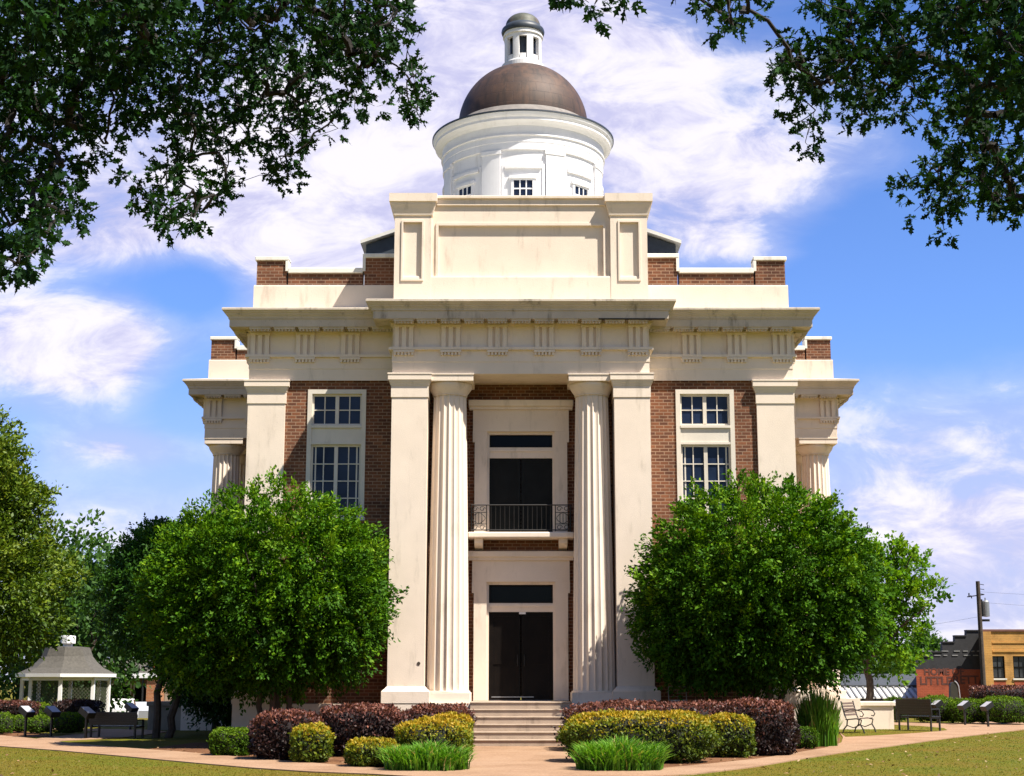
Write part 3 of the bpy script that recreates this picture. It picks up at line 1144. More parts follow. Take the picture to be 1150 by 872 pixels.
# balcony
bal = MB().box(-1.45, 1.45, 0.80, 1.58, 5.42, 5.58, 0.03).build('balcony', M['stucco'], H)
bk = MB()
for s in (-1, 1):
    x0, x1 = sorted((s * 1.04, s * 1.27))
    bk.extr_x([(0.95, 5.42), (0.95, 5.30), (1.05, 5.22), (1.59, 5.14), (1.59, 5.42)], x0, x1)
bk.build('bracket', M['stucco'], bal)
rl = MB()


def scroll_panel(mb, p, q, z0, z1):
    """ornamental iron panel between plan points p and q"""
    def P(s, t):
        return (p[0] + (q[0] - p[0]) * s, p[1] + (q[1] - p[1]) * s, z0 + (z1 - z0) * t)
    for s in (0, 1):
        mb.tube([P(s, 0), P(s, 1)], .014, 5)
    for k in (0.04, .28, .72):
        mb.tube([P(0, k), P(1, k)], .009, 4)
    for zc in (.15, .86):
        for cx in (.27, .73):
            pts = []
            for i in range(12):
                a = i / 11 * 2.2 * math.pi
                r = 1 - .55 * i / 11
                pts.append(P(cx + .2 * r * math.cos(a), zc + .10 * r * math.sin(a)))
            mb.tube(pts, .009, 4)
    for cx in (.3, .5, .7):
        mb.tube([P(cx, .28), P(cx, .72)], .009, 4)
    for sgn in (-1, 1):
        mb.tube([P(.5 + sgn * .42 * math.sin(i / 8 * math.pi), .28 + .44 * i / 8) for i in range(9)], .008, 4)


ry = 0.88
zb, zt = 5.60, 6.32
rl.tube([(-1.36, 1.56, zt), (-1.36, ry, zt), (1.36, ry, zt), (1.36, 1.56, zt)], .018, 6)
rl.tube([(-1.36, 1.56, zb + .04), (-1.36, ry, zb + .04), (1.36, ry, zb + .04), (1.36, 1.56, zb + .04)], .014, 6)
scroll_panel(rl, (-1.36, ry), (-0.94, ry), zb, zt)
scroll_panel(rl, (0.94, ry), (1.36, ry), zb, zt)
scroll_panel(rl, (-1.36, ry), (-1.36, 1.5), zb, zt)
scroll_panel(rl, (1.36, ry), (1.36, 1.5), zb, zt)
for i in range(1, 15):
    x = -0.94 + 1.88 * i / 15
    rl.tube([(x, ry, zb + .04), (x, ry, zt)], .0085, 4)
rl.build('railing', M['iron'], bal)

# ---- gable roof between parapet and drum
eave = at(404, 272, 3.0)
EX, EZ = 4.75, eave.z
gl = MB()
gl.extr_y([(-EX + .15, 12.5), (EX - .15, 12.5), (EX - .15, EZ - .08), (EX - 1.9, EZ + .5), (-EX + 1.9, EZ + .5), (-EX + .15, EZ - .08)], 3.0, 24)
g_o = gl.build('gable_roof', M['slate'], H)
gt = MB()
for s in (-1, 1):
    q = [(s * EX, EZ - .10), (s * EX, EZ), (s * (EX - 2.0), EZ + .72), (s * (EX - 2.0), EZ + .60)]
    gt.extr_y(q if s < 0 else q[::-1], 2.8, 24.2)
gt.box(-EX + 2.0, EX - 2.0, 2.8, 24.2, EZ + .6, EZ + .72)
gt.build('roof_slope', M['canvas'], g_o)

# ---- drum, dome and lantern
CYD = 15.0
CXD = 0.08
RD = 3.0


def zq(y, rad):
    return at(585, y, CYD - rad).z


z_rim = zq(122.5, RD + .48)
z_bed = zq(150, RD + .12)
z_arc = zq(167, RD + .1)
dprof = [(RD, 15.0), (RD, z_bed)]
drum = MB().lathe(CXD, CYD, dprof, 96).build('drum', M['white'], H, True)
hh = z_rim - z_bed
dc = MB().lathe(CXD, CYD, [(RD - .05, z_arc - .01), (RD + .07, z_arc), (RD + .07, z_bed - .30), (RD + .085, z_bed - .29), (RD + .085, z_bed - .06), (RD + .14, z_bed - .05), (RD + .14, z_bed), (RD + .10, z_bed + .01),
                           (RD + .10, z_bed + hh * .40), (RD + .15, z_bed + hh * .42), (RD + .18, z_bed + hh * .47), (RD + .24, z_bed + hh * .52), (RD + .32, z_bed + hh * .55), (RD + .37, z_bed + hh * .58), (RD + .37, z_bed + hh * .70), (RD + .41, z_bed + hh * .74), (RD + .44, z_bed + hh * .82), (RD + .465, z_bed + hh * .93)], 128)
dco = dc.build('drum_cornice', M['white'], H, True)
MB().lathe(CXD, CYD, [(RD + .445, z_rim - .07), (RD + .49, z_rim - .06), (RD + .49, z_rim), (RD + .40, z_rim + .01)], 128).build('gutter_edge', M['slate'], dco, True)
RDM = 2.5
zc = at(588, 145, CYD).z
zsk = zq(117.5, RDM)
MB().lathe(CXD, CYD, [(RD + .41, z_rim + .005), (2.95, z_rim + .12), (RDM + .12, zsk - .12), (RDM + .03, zsk), (RDM - .1, zsk + .03)], 96).build('dome_skirt', M['lead'], dco, True)
dome_prof = [(RDM * math.cos(t), zc + RDM * math.sin(t)) for t in np.linspace(-0.12, 1.32, 26)]
dome = MB().lathe(CXD, CYD, [(float(a), float(b)) for a, b in dome_prof], 96).build('dome', M['copper'], H, True)
zl0 = zc + RDM * .965


def arc_block(mb, r0, r1, a0, a1, z0, z1, n=6, cx=CXD, cy=CYD):
    """a block that follows the round wall between two angles"""
    base = len(mb.v)
    for i in range(n + 1):
        a = a0 + (a1 - a0) * i / n
        for (r, z) in ((r0, z0), (r1, z0), (r1, z1), (r0, z1)):
            mb.v.append((cx + r * math.sin(a), cy - r * math.cos(a), z))
    for i in range(n):
        for k in range(4):
            k2 = (k + 1) % 4
            mb.f.append((base + i * 4 + k, base + i * 4 + k2, base + (i + 1) * 4 + k2, base + (i + 1) * 4 + k))
    mb.f.append((base, base + 1, base + 2, base + 3))
    e = base + n * 4
    mb.f.append((e + 3, e + 2, e + 1, e))


ztop = z_arc
for i in range(8):
    a = R(22.5 + 45 * i)
    p = MB()
    arc_block(p, RD - .02, RD + .10, a - R(6.8), a + R(6.8), 15.2, ztop - .16)
    arc_block(p, RD - .02, RD + .13, a - R(7.4), a + R(7.4), ztop - .16, ztop - .02)
    p.build('pilaster', M['white'], drum)
wt = zq(202, RD)     # window head
for i in range(8):
    a = R(45 * i)
    w = MB()
    # recess frame, hood and lintel
    arc_block(w, RD - .02, RD + .085, a - R(12.6), a + R(12.6), wt + .44, wt + .54)
    arc_block(w, RD - .02, RD + .055, a - R(12.4), a + R(12.4), wt + .54, wt + .60)
    arc_block(w, RD - .02, RD + .10, a - R(9.4), a + R(9.4), wt + .04, wt + .15)
    arc_block(w, RD - .02, RD + .06, a - R(8.2), a - R(6.4), wt - 1.9, wt + .04)
    arc_block(w, RD - .02, RD + .06, a + R(6.4), a + R(8.2), wt - 1.9, wt + .04)
    arc_block(w, RD - .02, RD + .05, a - R(14.9), a - R(13.3), wt - 2.3, wt + .62)
    arc_block(w, RD - .02, RD + .05, a + R(13.3), a + R(14.9), wt - 2.3, wt + .62)
    arc_block(w, RD - .02, RD + .08, a - R(8.6), a + R(8.6), wt - 2.0, wt - 1.9)
    o = w.build('drum_window', M['white'], H)
    g = MB()
    arc_block(g, RD - .02, RD + .012, a - R(6.5), a + R(6.5), wt - 1.9, wt + .04)
    g.build('pane', M['glass'], o)
    f = MB()
    for k in (-1, 1):
        arc_block(f, RD - .01, RD + .035, a + R(2.15 * k - .42), a + R(2.15 * k + .42), wt - 1.9, wt + .04, 2)
    for k in range(1, 5):
        zz = wt + .04 - k * .38
        arc_block(f, RD - .01, RD + .03, a - R(6.5), a + R(6.5), zz - .025, zz + .025)
    arc_block(f, RD - .01, RD + .04, a - R(6.5), a + R(6.5), wt - .02, wt + .04)
    f.build('sash', M['white'], o)

# lantern: eight posts between a sill and a ring
RL = 0.73
lz1 = at(609, 40.5, CYD).z
lan = MB().lathe(CXD, CYD, [(RL + .10, zl0 - .25), (RL + .10, zl0 + .12), (RL + .03, zl0 + .16), (RL + .01, zl0 + .20), (RL - .1, zl0 + .21)], 48)
lan.lathe(CXD, CYD, [(RL - .12, lz1 - .28), (RL, lz1 - .28), (RL, lz1 - .14), (RL + .05, lz1 - .13), (RL + .05, lz1 - .07), (RL + .02, lz1 - .06), (RL + .02, lz1 + .06), (RL - .1, lz1 + .07)], 48)
for i in range(8):
    a = R(22.5 + 45 * i)
    arc_block(lan, RL - .14, RL, a - R(10), a + R(10), zl0 + .15, lz1 - .2)
    a = R(45 * i)
    arc_block(lan, RL - .10, RL - .03, a - R(10), a + R(10), zl0 + .2, zl0 + .42)
lo_ = lan.build('lantern', M['white'], H)
MB().lathe(CXD, CYD, [(RL - .22, zl0), (RL - .22, lz1)], 24).build('lantern_core', M['slate'], lo_)
cz = lz1 + .02
MB().lathe(CXD, CYD, [(RL - .02, cz), (RL + .09, cz + .02), (RL + .115, cz + .10), (RL + .09, cz + .20), (RL + .02, cz + .27), (RL - .04, cz + .34)], 48).build('lantern_cap_rim', M['slate'], lo_, True)
MB().lathe(CXD, CYD, [(RL - .03, cz + .30)] + [((RL - .05) * math.cos(t), cz + .36 + .50 * math.sin(t)) for t in np.linspace(0, 1.5, 10)] + [(0.01, cz + .862)], 48).build('lantern_cap', M['verdigris'], lo_, True)


# ------------------------------------------------------------------ foliage helpers
def unit(v):
    return v / np.maximum(np.linalg.norm(v, axis=-1, keepdims=True), 1e-9)


def mesh_from(name, V, nper, tint, m, parent=None, tris=None):
    """n-gon soup: V is (leaves*nper, 3)"""
    nf = len(V) // nper
    me = bpy.data.meshes.new(name)
    me.vertices.add(len(V))
    me.vertices.foreach_set('co', np.ascontiguousarray(V, dtype=np.float32).ravel())
    me.loops.add(len(V))
    me.loops.foreach_set('vertex_index', np.arange(len(V), dtype=np.int32))
    me.polygons.add(nf)
    me.polygons.foreach_set('loop_start', np.arange(0, len(V), nper, dtype=np.int32))
    me.polygons.foreach_set('loop_total', np.full(nf, nper, dtype=np.int32))
    at_ = me.attributes.new('tint', 'FLOAT', 'FACE')
    at_.data.foreach_set('value', np.clip(tint, 0, 1).astype(np.float32))
    me.update(calc_edges=True)
    me.validate()
    me.materials.append(m)
    o = bpy.data.objects.new(name, me)
    COL.objects.link(o)
    if parent is not None:
        o.parent = parent
    return o


DIAMOND = np.array([(0, 0, 0), (.42, .5, .06), (1, 0, -.05), (.42, -.5, .06)])
OAK = np.array([(0, -.03, 0), (.16, -.16, 0), (.22, -.09, 0), (.42, -.40, .02), (.50, -.13, .0), (.70, -.36, -.02), (.76, -.12, -.03), (1.0, 0, -.06),
                (.76, .12, -.03), (.70, .36, -.02), (.50, .13, 0), (.42, .40, .02), (.22, .09, 0), (.16, .16, 0), (0, .03, 0)])


def place_leaves(P, D, Nn, ll, lw, shape=DIAMOND):
    """leaf outlines at points P pointing along D with normals Nn"""
    D = unit(D)
    Sd = unit(np.cross(Nn, D))
    Nn = np.cross(D, Sd)
    ll = np.broadcast_to(np.asarray(ll, dtype=float), (len(P),))[:, None, None]
    lw = np.broadcast_to(np.asarray(lw, dtype=float), (len(P),))[:, None, None]
    V = (P[:, None, :] + D[:, None, :] * shape[None, :, 0:1] * ll + Sd[:, None, :] * shape[None, :, 1:2] * lw + Nn[:, None, :] * shape[None, :, 2:3] * ll)
    return V.reshape(-1, 3)


def sprays(A, Dir, n, L, ll, lw, up=0.8, spread=0.9, tint0=None, jitter=0.06, shape=DIAMOND):
    """n leaves along a short twig at every anchor"""
    k = len(A)
    t = rng.random((k, n))
    side = rng.normal(size=(k, n, 3))
    P = A[:, None, :] + Dir[:, None, :] * (t * L)[:, :, None] + side * jitter
    P[:, :, 2] -= (t ** 2) * L * .18
    D = Dir[:, None, :] * 0.7 + rng.normal(size=(k, n, 3)) * spread * .6
    N0 = rng.normal(size=(k, 1, 3)) * .6 + np.array([0, 0, up]) + Dir[:, None, :] * .35
    Nn = N0 + rng.normal(size=(k, n, 3)) * .32
    s = 0.7 + .6 * rng.random(k * n)
    V = place_leaves(P.reshape(-1, 3), D.reshape(-1, 3), Nn.reshape(-1, 3), ll * s, lw * s, shape)
    tn = (tint0 if tint0 is not None else np.full(k, .45))[:, None] + rng.normal(size=(k, n)) * .16
    return V, tn.reshape(-1)


def sph(k):
    return unit(rng.normal(size=(k, 3)))


def lump(d, seed, amp=.16, freq=3.0):
    """smooth pseudo-noise on directions"""
    r = np.random.default_rng(seed)
    out = np.zeros(len(d))
    for i in range(7):
        w = unit(r.normal(size=3)) * freq * (1 + .35 * i)
        out += np.sin(d @ w * 2.2 + r.random() * 6.28) / (1 + .35 * i)
    return 1 + amp * out / 2.2


def limb_mesh(mb, p0, p1, r0, r1, wig=.06, n=6, sag=0.0):
    p0, p1 = Vector(p0), Vector(p1)
    L = (p1 - p0).length
    pts, rad = [], []
    for i in range(n + 1):
        t = i / n
        p = p0.lerp(p1, t)
        if 0 < i < n:
            p += Vector((random.gauss(0, 1), random.gauss(0, 1), random.gauss(0, .5))) * wig * L * .35
        p.z += sag * math.sin(math.pi * t)
        pts.append(p)
        rad.append(r0 + (r1 - r0) * t)
    mb.tube(pts, rad, 7)


def crown_tree(name, label, base, blobs, leafm, n_sprays, n_leaf, ll, lw, L=.45, trunks=None, trunk_r=.12, group=None, seed=1, droop=-.1,
               up=.8, amp=.16, inner=.5, whisk=30, lower_cut=None, spread=.9, cat='tree', topgain=.22):
    """a tree: stems and limbs up to crown lobes, crown of leafy sprays spread through the lobes"""
    root = thing(name, label, cat, base, 0, group)
    B = Vector(base)
    tot = sum(b[3] * b[4] * b[5] for b in blobs) if len(blobs[0]) > 4 else 1
    A, Dd, T = [], [], []
    zmin = min(b[2] - b[5] for b in blobs)
    zmax = max(b[2] + b[5] for b in blobs)
    for bi, (x, y, z, rx, ry, rz) in enumerate(blobs):
        k = int(n_sprays * (rx * ry * rz) ** .72 / sum((q[3] * q[4] * q[5]) ** .72 for q in blobs))
        d = sph(k)
        rr = lump(d, seed * 31 + bi, amp) * (1 - inner * rng.random(k) ** 2.2)
        p = d * rr[:, None] * np.array([rx, ry, rz])
        out = unit(d * np.array([1 / rx, 1 / ry, 1 / rz]))
        if lower_cut is not None:
            keep = p[:, 2] > lower_cut * rz + rng.normal(size=k) * .12 * rz
            p, out, rr = p[keep], out[keep], rr[keep]
        A.append(p + np.array([x, y, z]) - np.array(B))
        Dd.append(unit(out + rng.normal(size=out.shape) * .35 + np.array([0, 0, droop])))
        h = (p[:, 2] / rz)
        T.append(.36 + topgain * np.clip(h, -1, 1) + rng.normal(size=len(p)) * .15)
        if whisk:
            w = sph(whisk)
            w[:, 2] = np.abs(w[:, 2]) * .8 + .05 * w[:, 2]
            w = unit(w)
            wp = w * np.array([rx, ry, rz]) * (lump(w, seed * 31 + bi, amp)[:, None])
            for q in range(3):
                A.append(wp * (1.0 + .05 * q) + np.array([x, y, z]) - np.array(B))
                Dd.append(unit(w * .5 + np.array([0, 0, .8]) + rng.normal(size=w.shape) * .15))
                T.append(np.full(whisk, .72))
    A, Dd, T = np.concatenate(A), np.concatenate(Dd), np.concatenate(T)
    V, tn = sprays(A, Dd, n_leaf, L, ll, lw, up, spread, T, jitter=ll * .5)
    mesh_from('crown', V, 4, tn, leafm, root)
    mb = MB()
    if trunks is None:
        trunks = [(0, 0)]
    tops = [Vector(b[:3]) - B for b in blobs]
    for (tx, ty) in trunks:
        fork = Vector((tx * 2.2, ty * 2.2, max(.5, (zmin - B.z) + (zmax - zmin) * .12)))
        limb_mesh(mb, (tx, ty, -.1), fork, trunk_r, trunk_r * .75, .05)
        for q in tops:
            for j in range(3 if len(tops) < 4 else 1):
                tgt = q + Vector((random.gauss(0, .35) * blobs[0][3], random.gauss(0, .35) * blobs[0][4], random.uniform(-.1, .5) * blobs[0][5]))
                limb_mesh(mb, fork, tgt, trunk_r * .6, trunk_r * .12, .08)
    mb.build('trunk', M['bark'], root, True)
    return root


# round myrtles in front of the side bays
cL = at(308, 660, -1.6)
crown_tree('myrtle_tree', 'round dense green tree in front of the shaded west window bay', (cL.x, -1.6, 0),
           [(cL.x - .15, -1.6, 3.85, 2.75, 2.25, 2.4), (cL.x - 1.6, -1.5, 3.5, 1.55, 1.6, 1.8), (cL.x + 1.05, -1.5, 3.6, 1.6, 1.6, 1.85), (cL.x + .7, -1.6, 2.75, 1.7, 1.7, 1.2), (cL.x - 1.1, -1.6, 2.65, 1.7, 1.6, 1.1)], M['leaf_myrtle'], 4300, 36, .105, .056, .50,
           [(-.15, 0), (.1, .1), (.02, -.15), (.25, 0)], .085, 'myrtles before the courthouse', 3, -.2, lower_cut=-.86, up=1.0, amp=.09, whisk=16, inner=.4, spread=.7)
cR = at(853, 650, -1.6)
crown_tree('myrtle_tree', 'round dense green tree casting its shadow on the entrance pier', (cR.x, -1.6, 0),
           [(cR.x + .0, -1.6, 3.95, 2.7, 2.25, 2.45), (cR.x - 1.5, -1.6, 3.3, 1.45, 1.5, 1.7), (cR.x + 1.4, -1.4, 3.7, 1.25, 1.5, 1.75), (cR.x + .3, -1.6, 2.75, 1.6, 1.6, 1.1), (cR.x - .9, -1.6, 2.75, 1.5, 1.6, 1.1)], M['leaf_myrtle'], 4300, 36, .11, .06, .50,
           [(-.2, 0), (.12, .1), (.05, -.15), (.28, .05), (-.05, .12)], .075, 'myrtles before the courthouse', 5, -.12, lower_cut=-.86, up=.8, amp=.09, whisk=16, inner=.4, spread=.75)
# evergreen close behind the west one
cB = at(182, 670, 4.0)
crown_tree('holly_tree', 'dark evergreen tree half hidden behind the west round tree', (cB.x, 4.0, 0),
           [(cB.x + .1, 4.0, 4.1, 1.5, 1.7, 1.75), (cB.x + .35, 4.0, 4.9, 1.2, 1.2, 1.1), (cB.x + 1.3, 3.9, 2.7, 1.2, 1.3, 1.3)], M['leaf_holly'], 3600, 20, .11, .06, .4,
           [(0, 0), (.3, .1)], .12, None, 8, 0.0, lower_cut=-.9, whisk=25)
cB2 = at(246, 690, 7.6)  # added evergreen, blocks sky light from the west podium wall
crown_tree('holly_tree', 'added dark evergreen that shades the west podium wall', (cB2.x, 7.6, 0),
           [(cB2.x, 7.6, 2.7, 1.5, 1.4, 2.1), (cB2.x + .6, 7.4, 1.5, 1.3, 1.2, 1.1)], M['leaf_holly'], 1900, 18, .11, .06, .4,
           [(0, 0)], .12, None, 18, 0.0, lower_cut=-.9, whisk=8)
# magnolia at the west edge, in front of the summerhouse
mg = at(-10, 600, 20)
crown_tree('magnolia_tree', 'tall olive-leaved magnolia beside the summerhouse', (mg.x, 20, 0),
           [(mg.x - .6, 20, 4.9, 3.5, 3.2, 2.9), (mg.x - .9, 20, 7.7, 2.8, 2.6, 2.7), (mg.x - 1.1, 20, 10.3, 1.8, 1.7, 1.9), (mg.x - 1.6, 19.6, 3.0, 2.2, 1.9, 1.9), (mg.x + .8, 20, 8.5, .9, 1.0, .8)], M['leaf_magnolia'], 5200, 15, .20, .095, .6,
           [(0, 0)], .25, None, 11, .1, amp=.2, lower_cut=-.8, whisk=16, up=.5)
# maple behind the east myrtle
mp = at(972, 700, 16)
crown_tree('maple_tree', 'light green maple with spreading layered boughs behind the east round tree', (mp.x, 16, 0),
           [(mp.x - .3, 16, 3.7, 1.5, 1.6, 1.2), (mp.x + .2, 16, 5.1, 1.3, 1.4, .9), (mp.x + 1.3, 15.8, 4.6, 1.1, .9, .30), (mp.x + 2.0, 15.8, 4.85, .7, .6, .16), (mp.x + 1.5, 16, 5.6, .8, .7, .22), (mp.x + .9, 16, 6.2, .7, .6, .28), (mp.x + 1.8, 15.9, 5.95, .35, .3, .12),
            (mp.x + 1.6, 16, 3.9, .7, .6, .16), (mp.x + 1.15, 16, 3.1, .9, .8, .35), (mp.x + .9, 16, 2.2, .7, .8, .3), (mp.x - 1.5, 16, 5.0, 1.6, 1.5, 1.6)], M['leaf_maple'], 1150, 14, .16, .11, .5,
           [(0, 0)], .16, None, 13, -.05, lower_cut=-.95, whisk=6, up=.8)


# a further leafy tree row beyond the street
def far_tree(label, px, ytop, Y, w, seed, ybot=770, trunk=.2):
    c = at(px, ytop, Y)
    zb = gz(c.x, Y)
    h = c.z - zb
    rz = h * .40
    crown_tree('street_tree', label, (c.x, Y, zb), [(c.x, Y, zb + h * .56, w, w, rz), (c.x + w * .45, Y, zb + h * .45, w * .6, w * .6, rz * .6), (c.x - w * .4, Y, zb + h * .72, w * .55, w * .55, rz * .62)],
               M['leaf_far'], 900, 12, .34, .2, .9, [(0, 0)], trunk, 'trees beyond the street', seed, 0, amp=.24, whisk=6, up=.6)


far_tree('pale green loose tree between the magnolia and the evergreen', 95, 597, 44, 3.4, 21)
far_tree('leafy tree standing behind the summerhouse roof', 30, 640, 52, 4.0, 22)
far_tree('thick green tree behind the shop with the white canopy', 150, 640, 72, 4.4, 23)
far_tree('green tree behind the far side of the evergreen', 235, 650, 78, 4.0, 24)
far_tree('small distant tree peeping over the black tarred wall', 1044, 716, 95, 1.6, 25)
far_tree('distant low tree beside the maple crown', 1020, 738, 90, 2.0, 26)
far_tree('distant tree behind the east portico', 945, 690, 80, 3.2, 27)


# ------------------------------------------------------------------ shrubs and hedges
def superpts(k, p, flat_bottom=True):
    """points and normals on a rounded box |x|^p+|y|^p+|z|^p=1, upper part"""
    d = unit(rng.uniform(-1, 1, size=(k, 3)) + 1e-6)
    d[:, 2] = np.where(d[:, 2] < -.75, np.abs(d[:, 2]), d[:, 2])
    s = (np.abs(d) ** p).sum(1) ** (-1 / p)
    P = d * s[:, None]
    Nn = unit(np.sign(P) * np.abs(P) ** (p - 1))
    return P, Nn


def shrub(name, label, cat, cx, cy, w, d, h, leafm, corem, n, ll, lw, p=4.0, group=None, topcol=.35, tbase=.35, rot=0.0, rough=.065, seed=0):
    root = thing(name, label, cat, (cx, cy, 0), rot, group)
    P, Nn = superpts(n, p)
    sc = np.array([w / 2, d / 2, h / 2])
    lmp = lump(unit(P), seed + 77, rough * 1.3, 4.0) * (1 + rough * rng.normal(size=n) * .45) * (1 + (rng.random(n) < .03) * rng.random(n) * .10)
    Q = P * sc * lmp[:, None]
    Q[:, 2] += h / 2
    Q[:, 2] = np.maximum(Q[:, 2], .02)
    nn = unit(Nn / sc * sc.mean())
    D = unit(nn * .6 + rng.normal(size=nn.shape) * .6 + np.array([0, 0, .35]))
    nl = unit(nn * .7 + rng.normal(size=nn.shape) * .6 + np.array([0, 0, .3]))
    s = .7 + .6 * rng.random(n)
    V = place_leaves(Q - D * ll * .5, D, nl, ll * s, lw * s)
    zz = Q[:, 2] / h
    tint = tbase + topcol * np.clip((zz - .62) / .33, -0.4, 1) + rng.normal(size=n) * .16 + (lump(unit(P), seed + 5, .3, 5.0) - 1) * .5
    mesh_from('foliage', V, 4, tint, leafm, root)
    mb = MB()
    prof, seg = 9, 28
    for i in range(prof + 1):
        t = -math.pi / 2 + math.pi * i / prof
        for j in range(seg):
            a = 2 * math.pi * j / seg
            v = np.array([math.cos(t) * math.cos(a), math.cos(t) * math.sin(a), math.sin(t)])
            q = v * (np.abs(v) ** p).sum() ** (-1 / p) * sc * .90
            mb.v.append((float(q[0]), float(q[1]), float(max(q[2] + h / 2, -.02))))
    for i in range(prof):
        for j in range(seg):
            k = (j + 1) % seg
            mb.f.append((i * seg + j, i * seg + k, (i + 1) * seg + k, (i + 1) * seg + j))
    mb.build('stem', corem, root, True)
    return root


def shrub_px(name, label, cat, x0, x1, ytop, ybase, depth, leafm, corem, n, ll, lw, p=4.0, group=None, **kw):
    g = gr((x0 + x1) / 2, ybase)
    yf = g.y
    a = at(x0, ybase, yf + depth * .25)
    b = at(x1, ybase, yf + depth * .25)
    h = at(x0, ytop, yf + depth * .45).z
    return shrub(name, label, cat, (a.x + b.x) / 2, yf + depth / 2, b.x - a.x, depth, h, leafm, corem, n, ll, lw, p, group, **kw)


BG = 'burgundy shrubs in the front beds'
GG = 'golden shrubs in the front beds'
XG = 'boxwood balls along the walks'
shrub_px('boxwood_shrub', 'clipped bright green boxwood at the west end of the bed', 'shrub', 236, 281, 819, 850, 1.2, M['leaf_box'], M['core_green'], 7000, .05, .03, 4.5, XG, topcol=.3, seed=1)
shrub_px('burgundy_hedge', 'squarish burgundy bush beside the small golden shrub', 'hedge', 280, 356, 800, 855, 1.5, M['leaf_burg'], M['core_burg'], 7500, .075, .042, 3.6, BG, topcol=.5, seed=2)
shrub_px('golden_shrub', 'small upright yellow green shrub between two burgundy bushes', 'shrub', 326, 369, 816, 858, .9, M['leaf_gold'], M['core_green'], 3200, .075, .04, 3.2, GG, topcol=.4, tbase=.4, rough=.09, seed=3)
shrub_px('burgundy_hedge', 'large burgundy hedge block at the foot of the west pier', 'hedge', 357, 449, 793, 851, 1.9, M['leaf_burg'], M['core_burg'], 10500, .075, .042, 3.6, BG, topcol=.45, seed=4)
shrub_px('burgundy_hedge', 'low burgundy hedge against the steps behind the golden mounds', 'hedge', 452, 528, 793, 842, 3.2, M['leaf_burg'], M['core_burg'], 9000, .075, .042, 3.6, BG, topcol=.45, seed=5)
shrub_px('golden_shrub', 'golden mound nearest the west side of the steps', 'shrub', 484, 529, 803, 848, 1.3, M['leaf_gold'], M['core_green'], 4200, .07, .036, 3.5, GG, topcol=.5, tbase=.48, rough=.07, seed=6)
shrub_px('golden_shrub', 'wide golden mound behind the west strap-leaf clump', 'shrub', 445, 524, 809, 856, 1.6, M['leaf_gold'], M['core_green'], 6500, .07, .036, 3, GG, topcol=.5, tbase=.46, rough=.08, seed=7)
shrub_px('golden_shrub', 'low golden mound at the walk edge beside the strap leaves', 'shrub', 388, 446, 831, 863, 1.1, M['leaf_gold'], M['core_green'], 3800, .07, .036, 2.8, GG, topcol=.45, tbase=.40, rough=.09, seed=8)
shrub_px('burgundy_hedge', 'long burgundy hedge running along the east bay', 'hedge', 636, 842, 790, 846, 2.6, M['leaf_burg'], M['core_burg'], 16000, .075, .042, 4.2, BG, topcol=.45, seed=9)
shrub_px('burgundy_hedge', 'tall burgundy hedge end beside the boxwood mound', 'hedge', 812, 895, 788, 850, 2.4, M['leaf_burg'], M['core_burg'], 11500, .075, .042, 4.2, BG, topcol=.45, seed=10)
shrub_px('golden_shrub', 'long golden hedge behind the east strap-leaf clump', 'hedge', 638, 802, 801, 859, 1.7, M['leaf_gold'], M['core_green'], 15000, .07, .036, 3.6, GG, topcol=.52, tbase=.38, rough=.06, seed=11)
shrub_px('golden_shrub', 'rounded golden cube shrub in front of the tall burgundy hedge', 'shrub', 797, 848, 804, 852, 1.3, M['leaf_gold'], M['core_green'], 5200, .07, .036, 3.6, GG, topcol=.5, tbase=.36, rough=.06, seed=12)
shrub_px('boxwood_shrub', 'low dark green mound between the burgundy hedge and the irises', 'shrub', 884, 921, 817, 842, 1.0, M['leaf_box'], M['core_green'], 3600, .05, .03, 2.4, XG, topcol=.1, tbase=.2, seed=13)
# far shrubs along the walks
shrub_px('boxwood_shrub', 'big smooth green boxwood ball at the east edge', 'shrub', 1107, 1160, 783, 815, 2.2, M['leaf_box'], M['core_green'], 6500, .06, .04, 2.5, XG, topcol=.3, seed=14)
shrub_px('boxwood_shrub', 'leafy green mound between the first and second east sign boards', 'shrub', 1070, 1110, 786, 814, 1.6, M['leaf_box'], M['core_green'], 3600, .07, .045, 2.6, XG, topcol=.3, tbase=.3, rough=.1, seed=15)
shrub_px('boxwood_shrub', 'wide green mound beyond the panel-back bench', 'shrub', 1034, 1078, 783, 813, 1.9, M['leaf_box'], M['core_green'], 3800, .07, .045, 2.8, XG, topcol=.35, tbase=.3, rough=.1, seed=16)
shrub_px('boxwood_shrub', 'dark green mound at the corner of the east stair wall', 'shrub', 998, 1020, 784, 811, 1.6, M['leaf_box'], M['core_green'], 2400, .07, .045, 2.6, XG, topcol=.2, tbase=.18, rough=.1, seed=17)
shrub_px('burgundy_hedge', 'distant burgundy hedge before the tan brick building', 'hedge', 1100, 1175, 771, 803, 2.4, M['leaf_burg'], M['core_burg'], 6500, .10, .06, 5, 'burgundy hedges along the walks', topcol=.4, seed=18)
shrub_px('burgundy_hedge', 'distant burgundy hedge beside the magnolia trunk', 'hedge', -30, 32, 788, 808, 2.0, M['leaf_burg'], M['core_burg'], 4500, .10, .06, 5, 'burgundy hedges along the walks', topcol=.4, seed=19)
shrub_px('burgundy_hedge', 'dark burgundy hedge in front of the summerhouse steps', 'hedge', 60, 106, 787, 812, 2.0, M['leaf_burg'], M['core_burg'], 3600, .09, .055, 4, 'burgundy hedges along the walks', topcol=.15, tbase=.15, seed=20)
shrub_px('boxwood_shrub', 'boxwood ball cut by the west edge of the picture', 'shrub', -14, 9, 801, 826, 1.2, M['leaf_box'], M['core_green'], 2400, .05, .03, 2.4, XG, topcol=.3, seed=21)
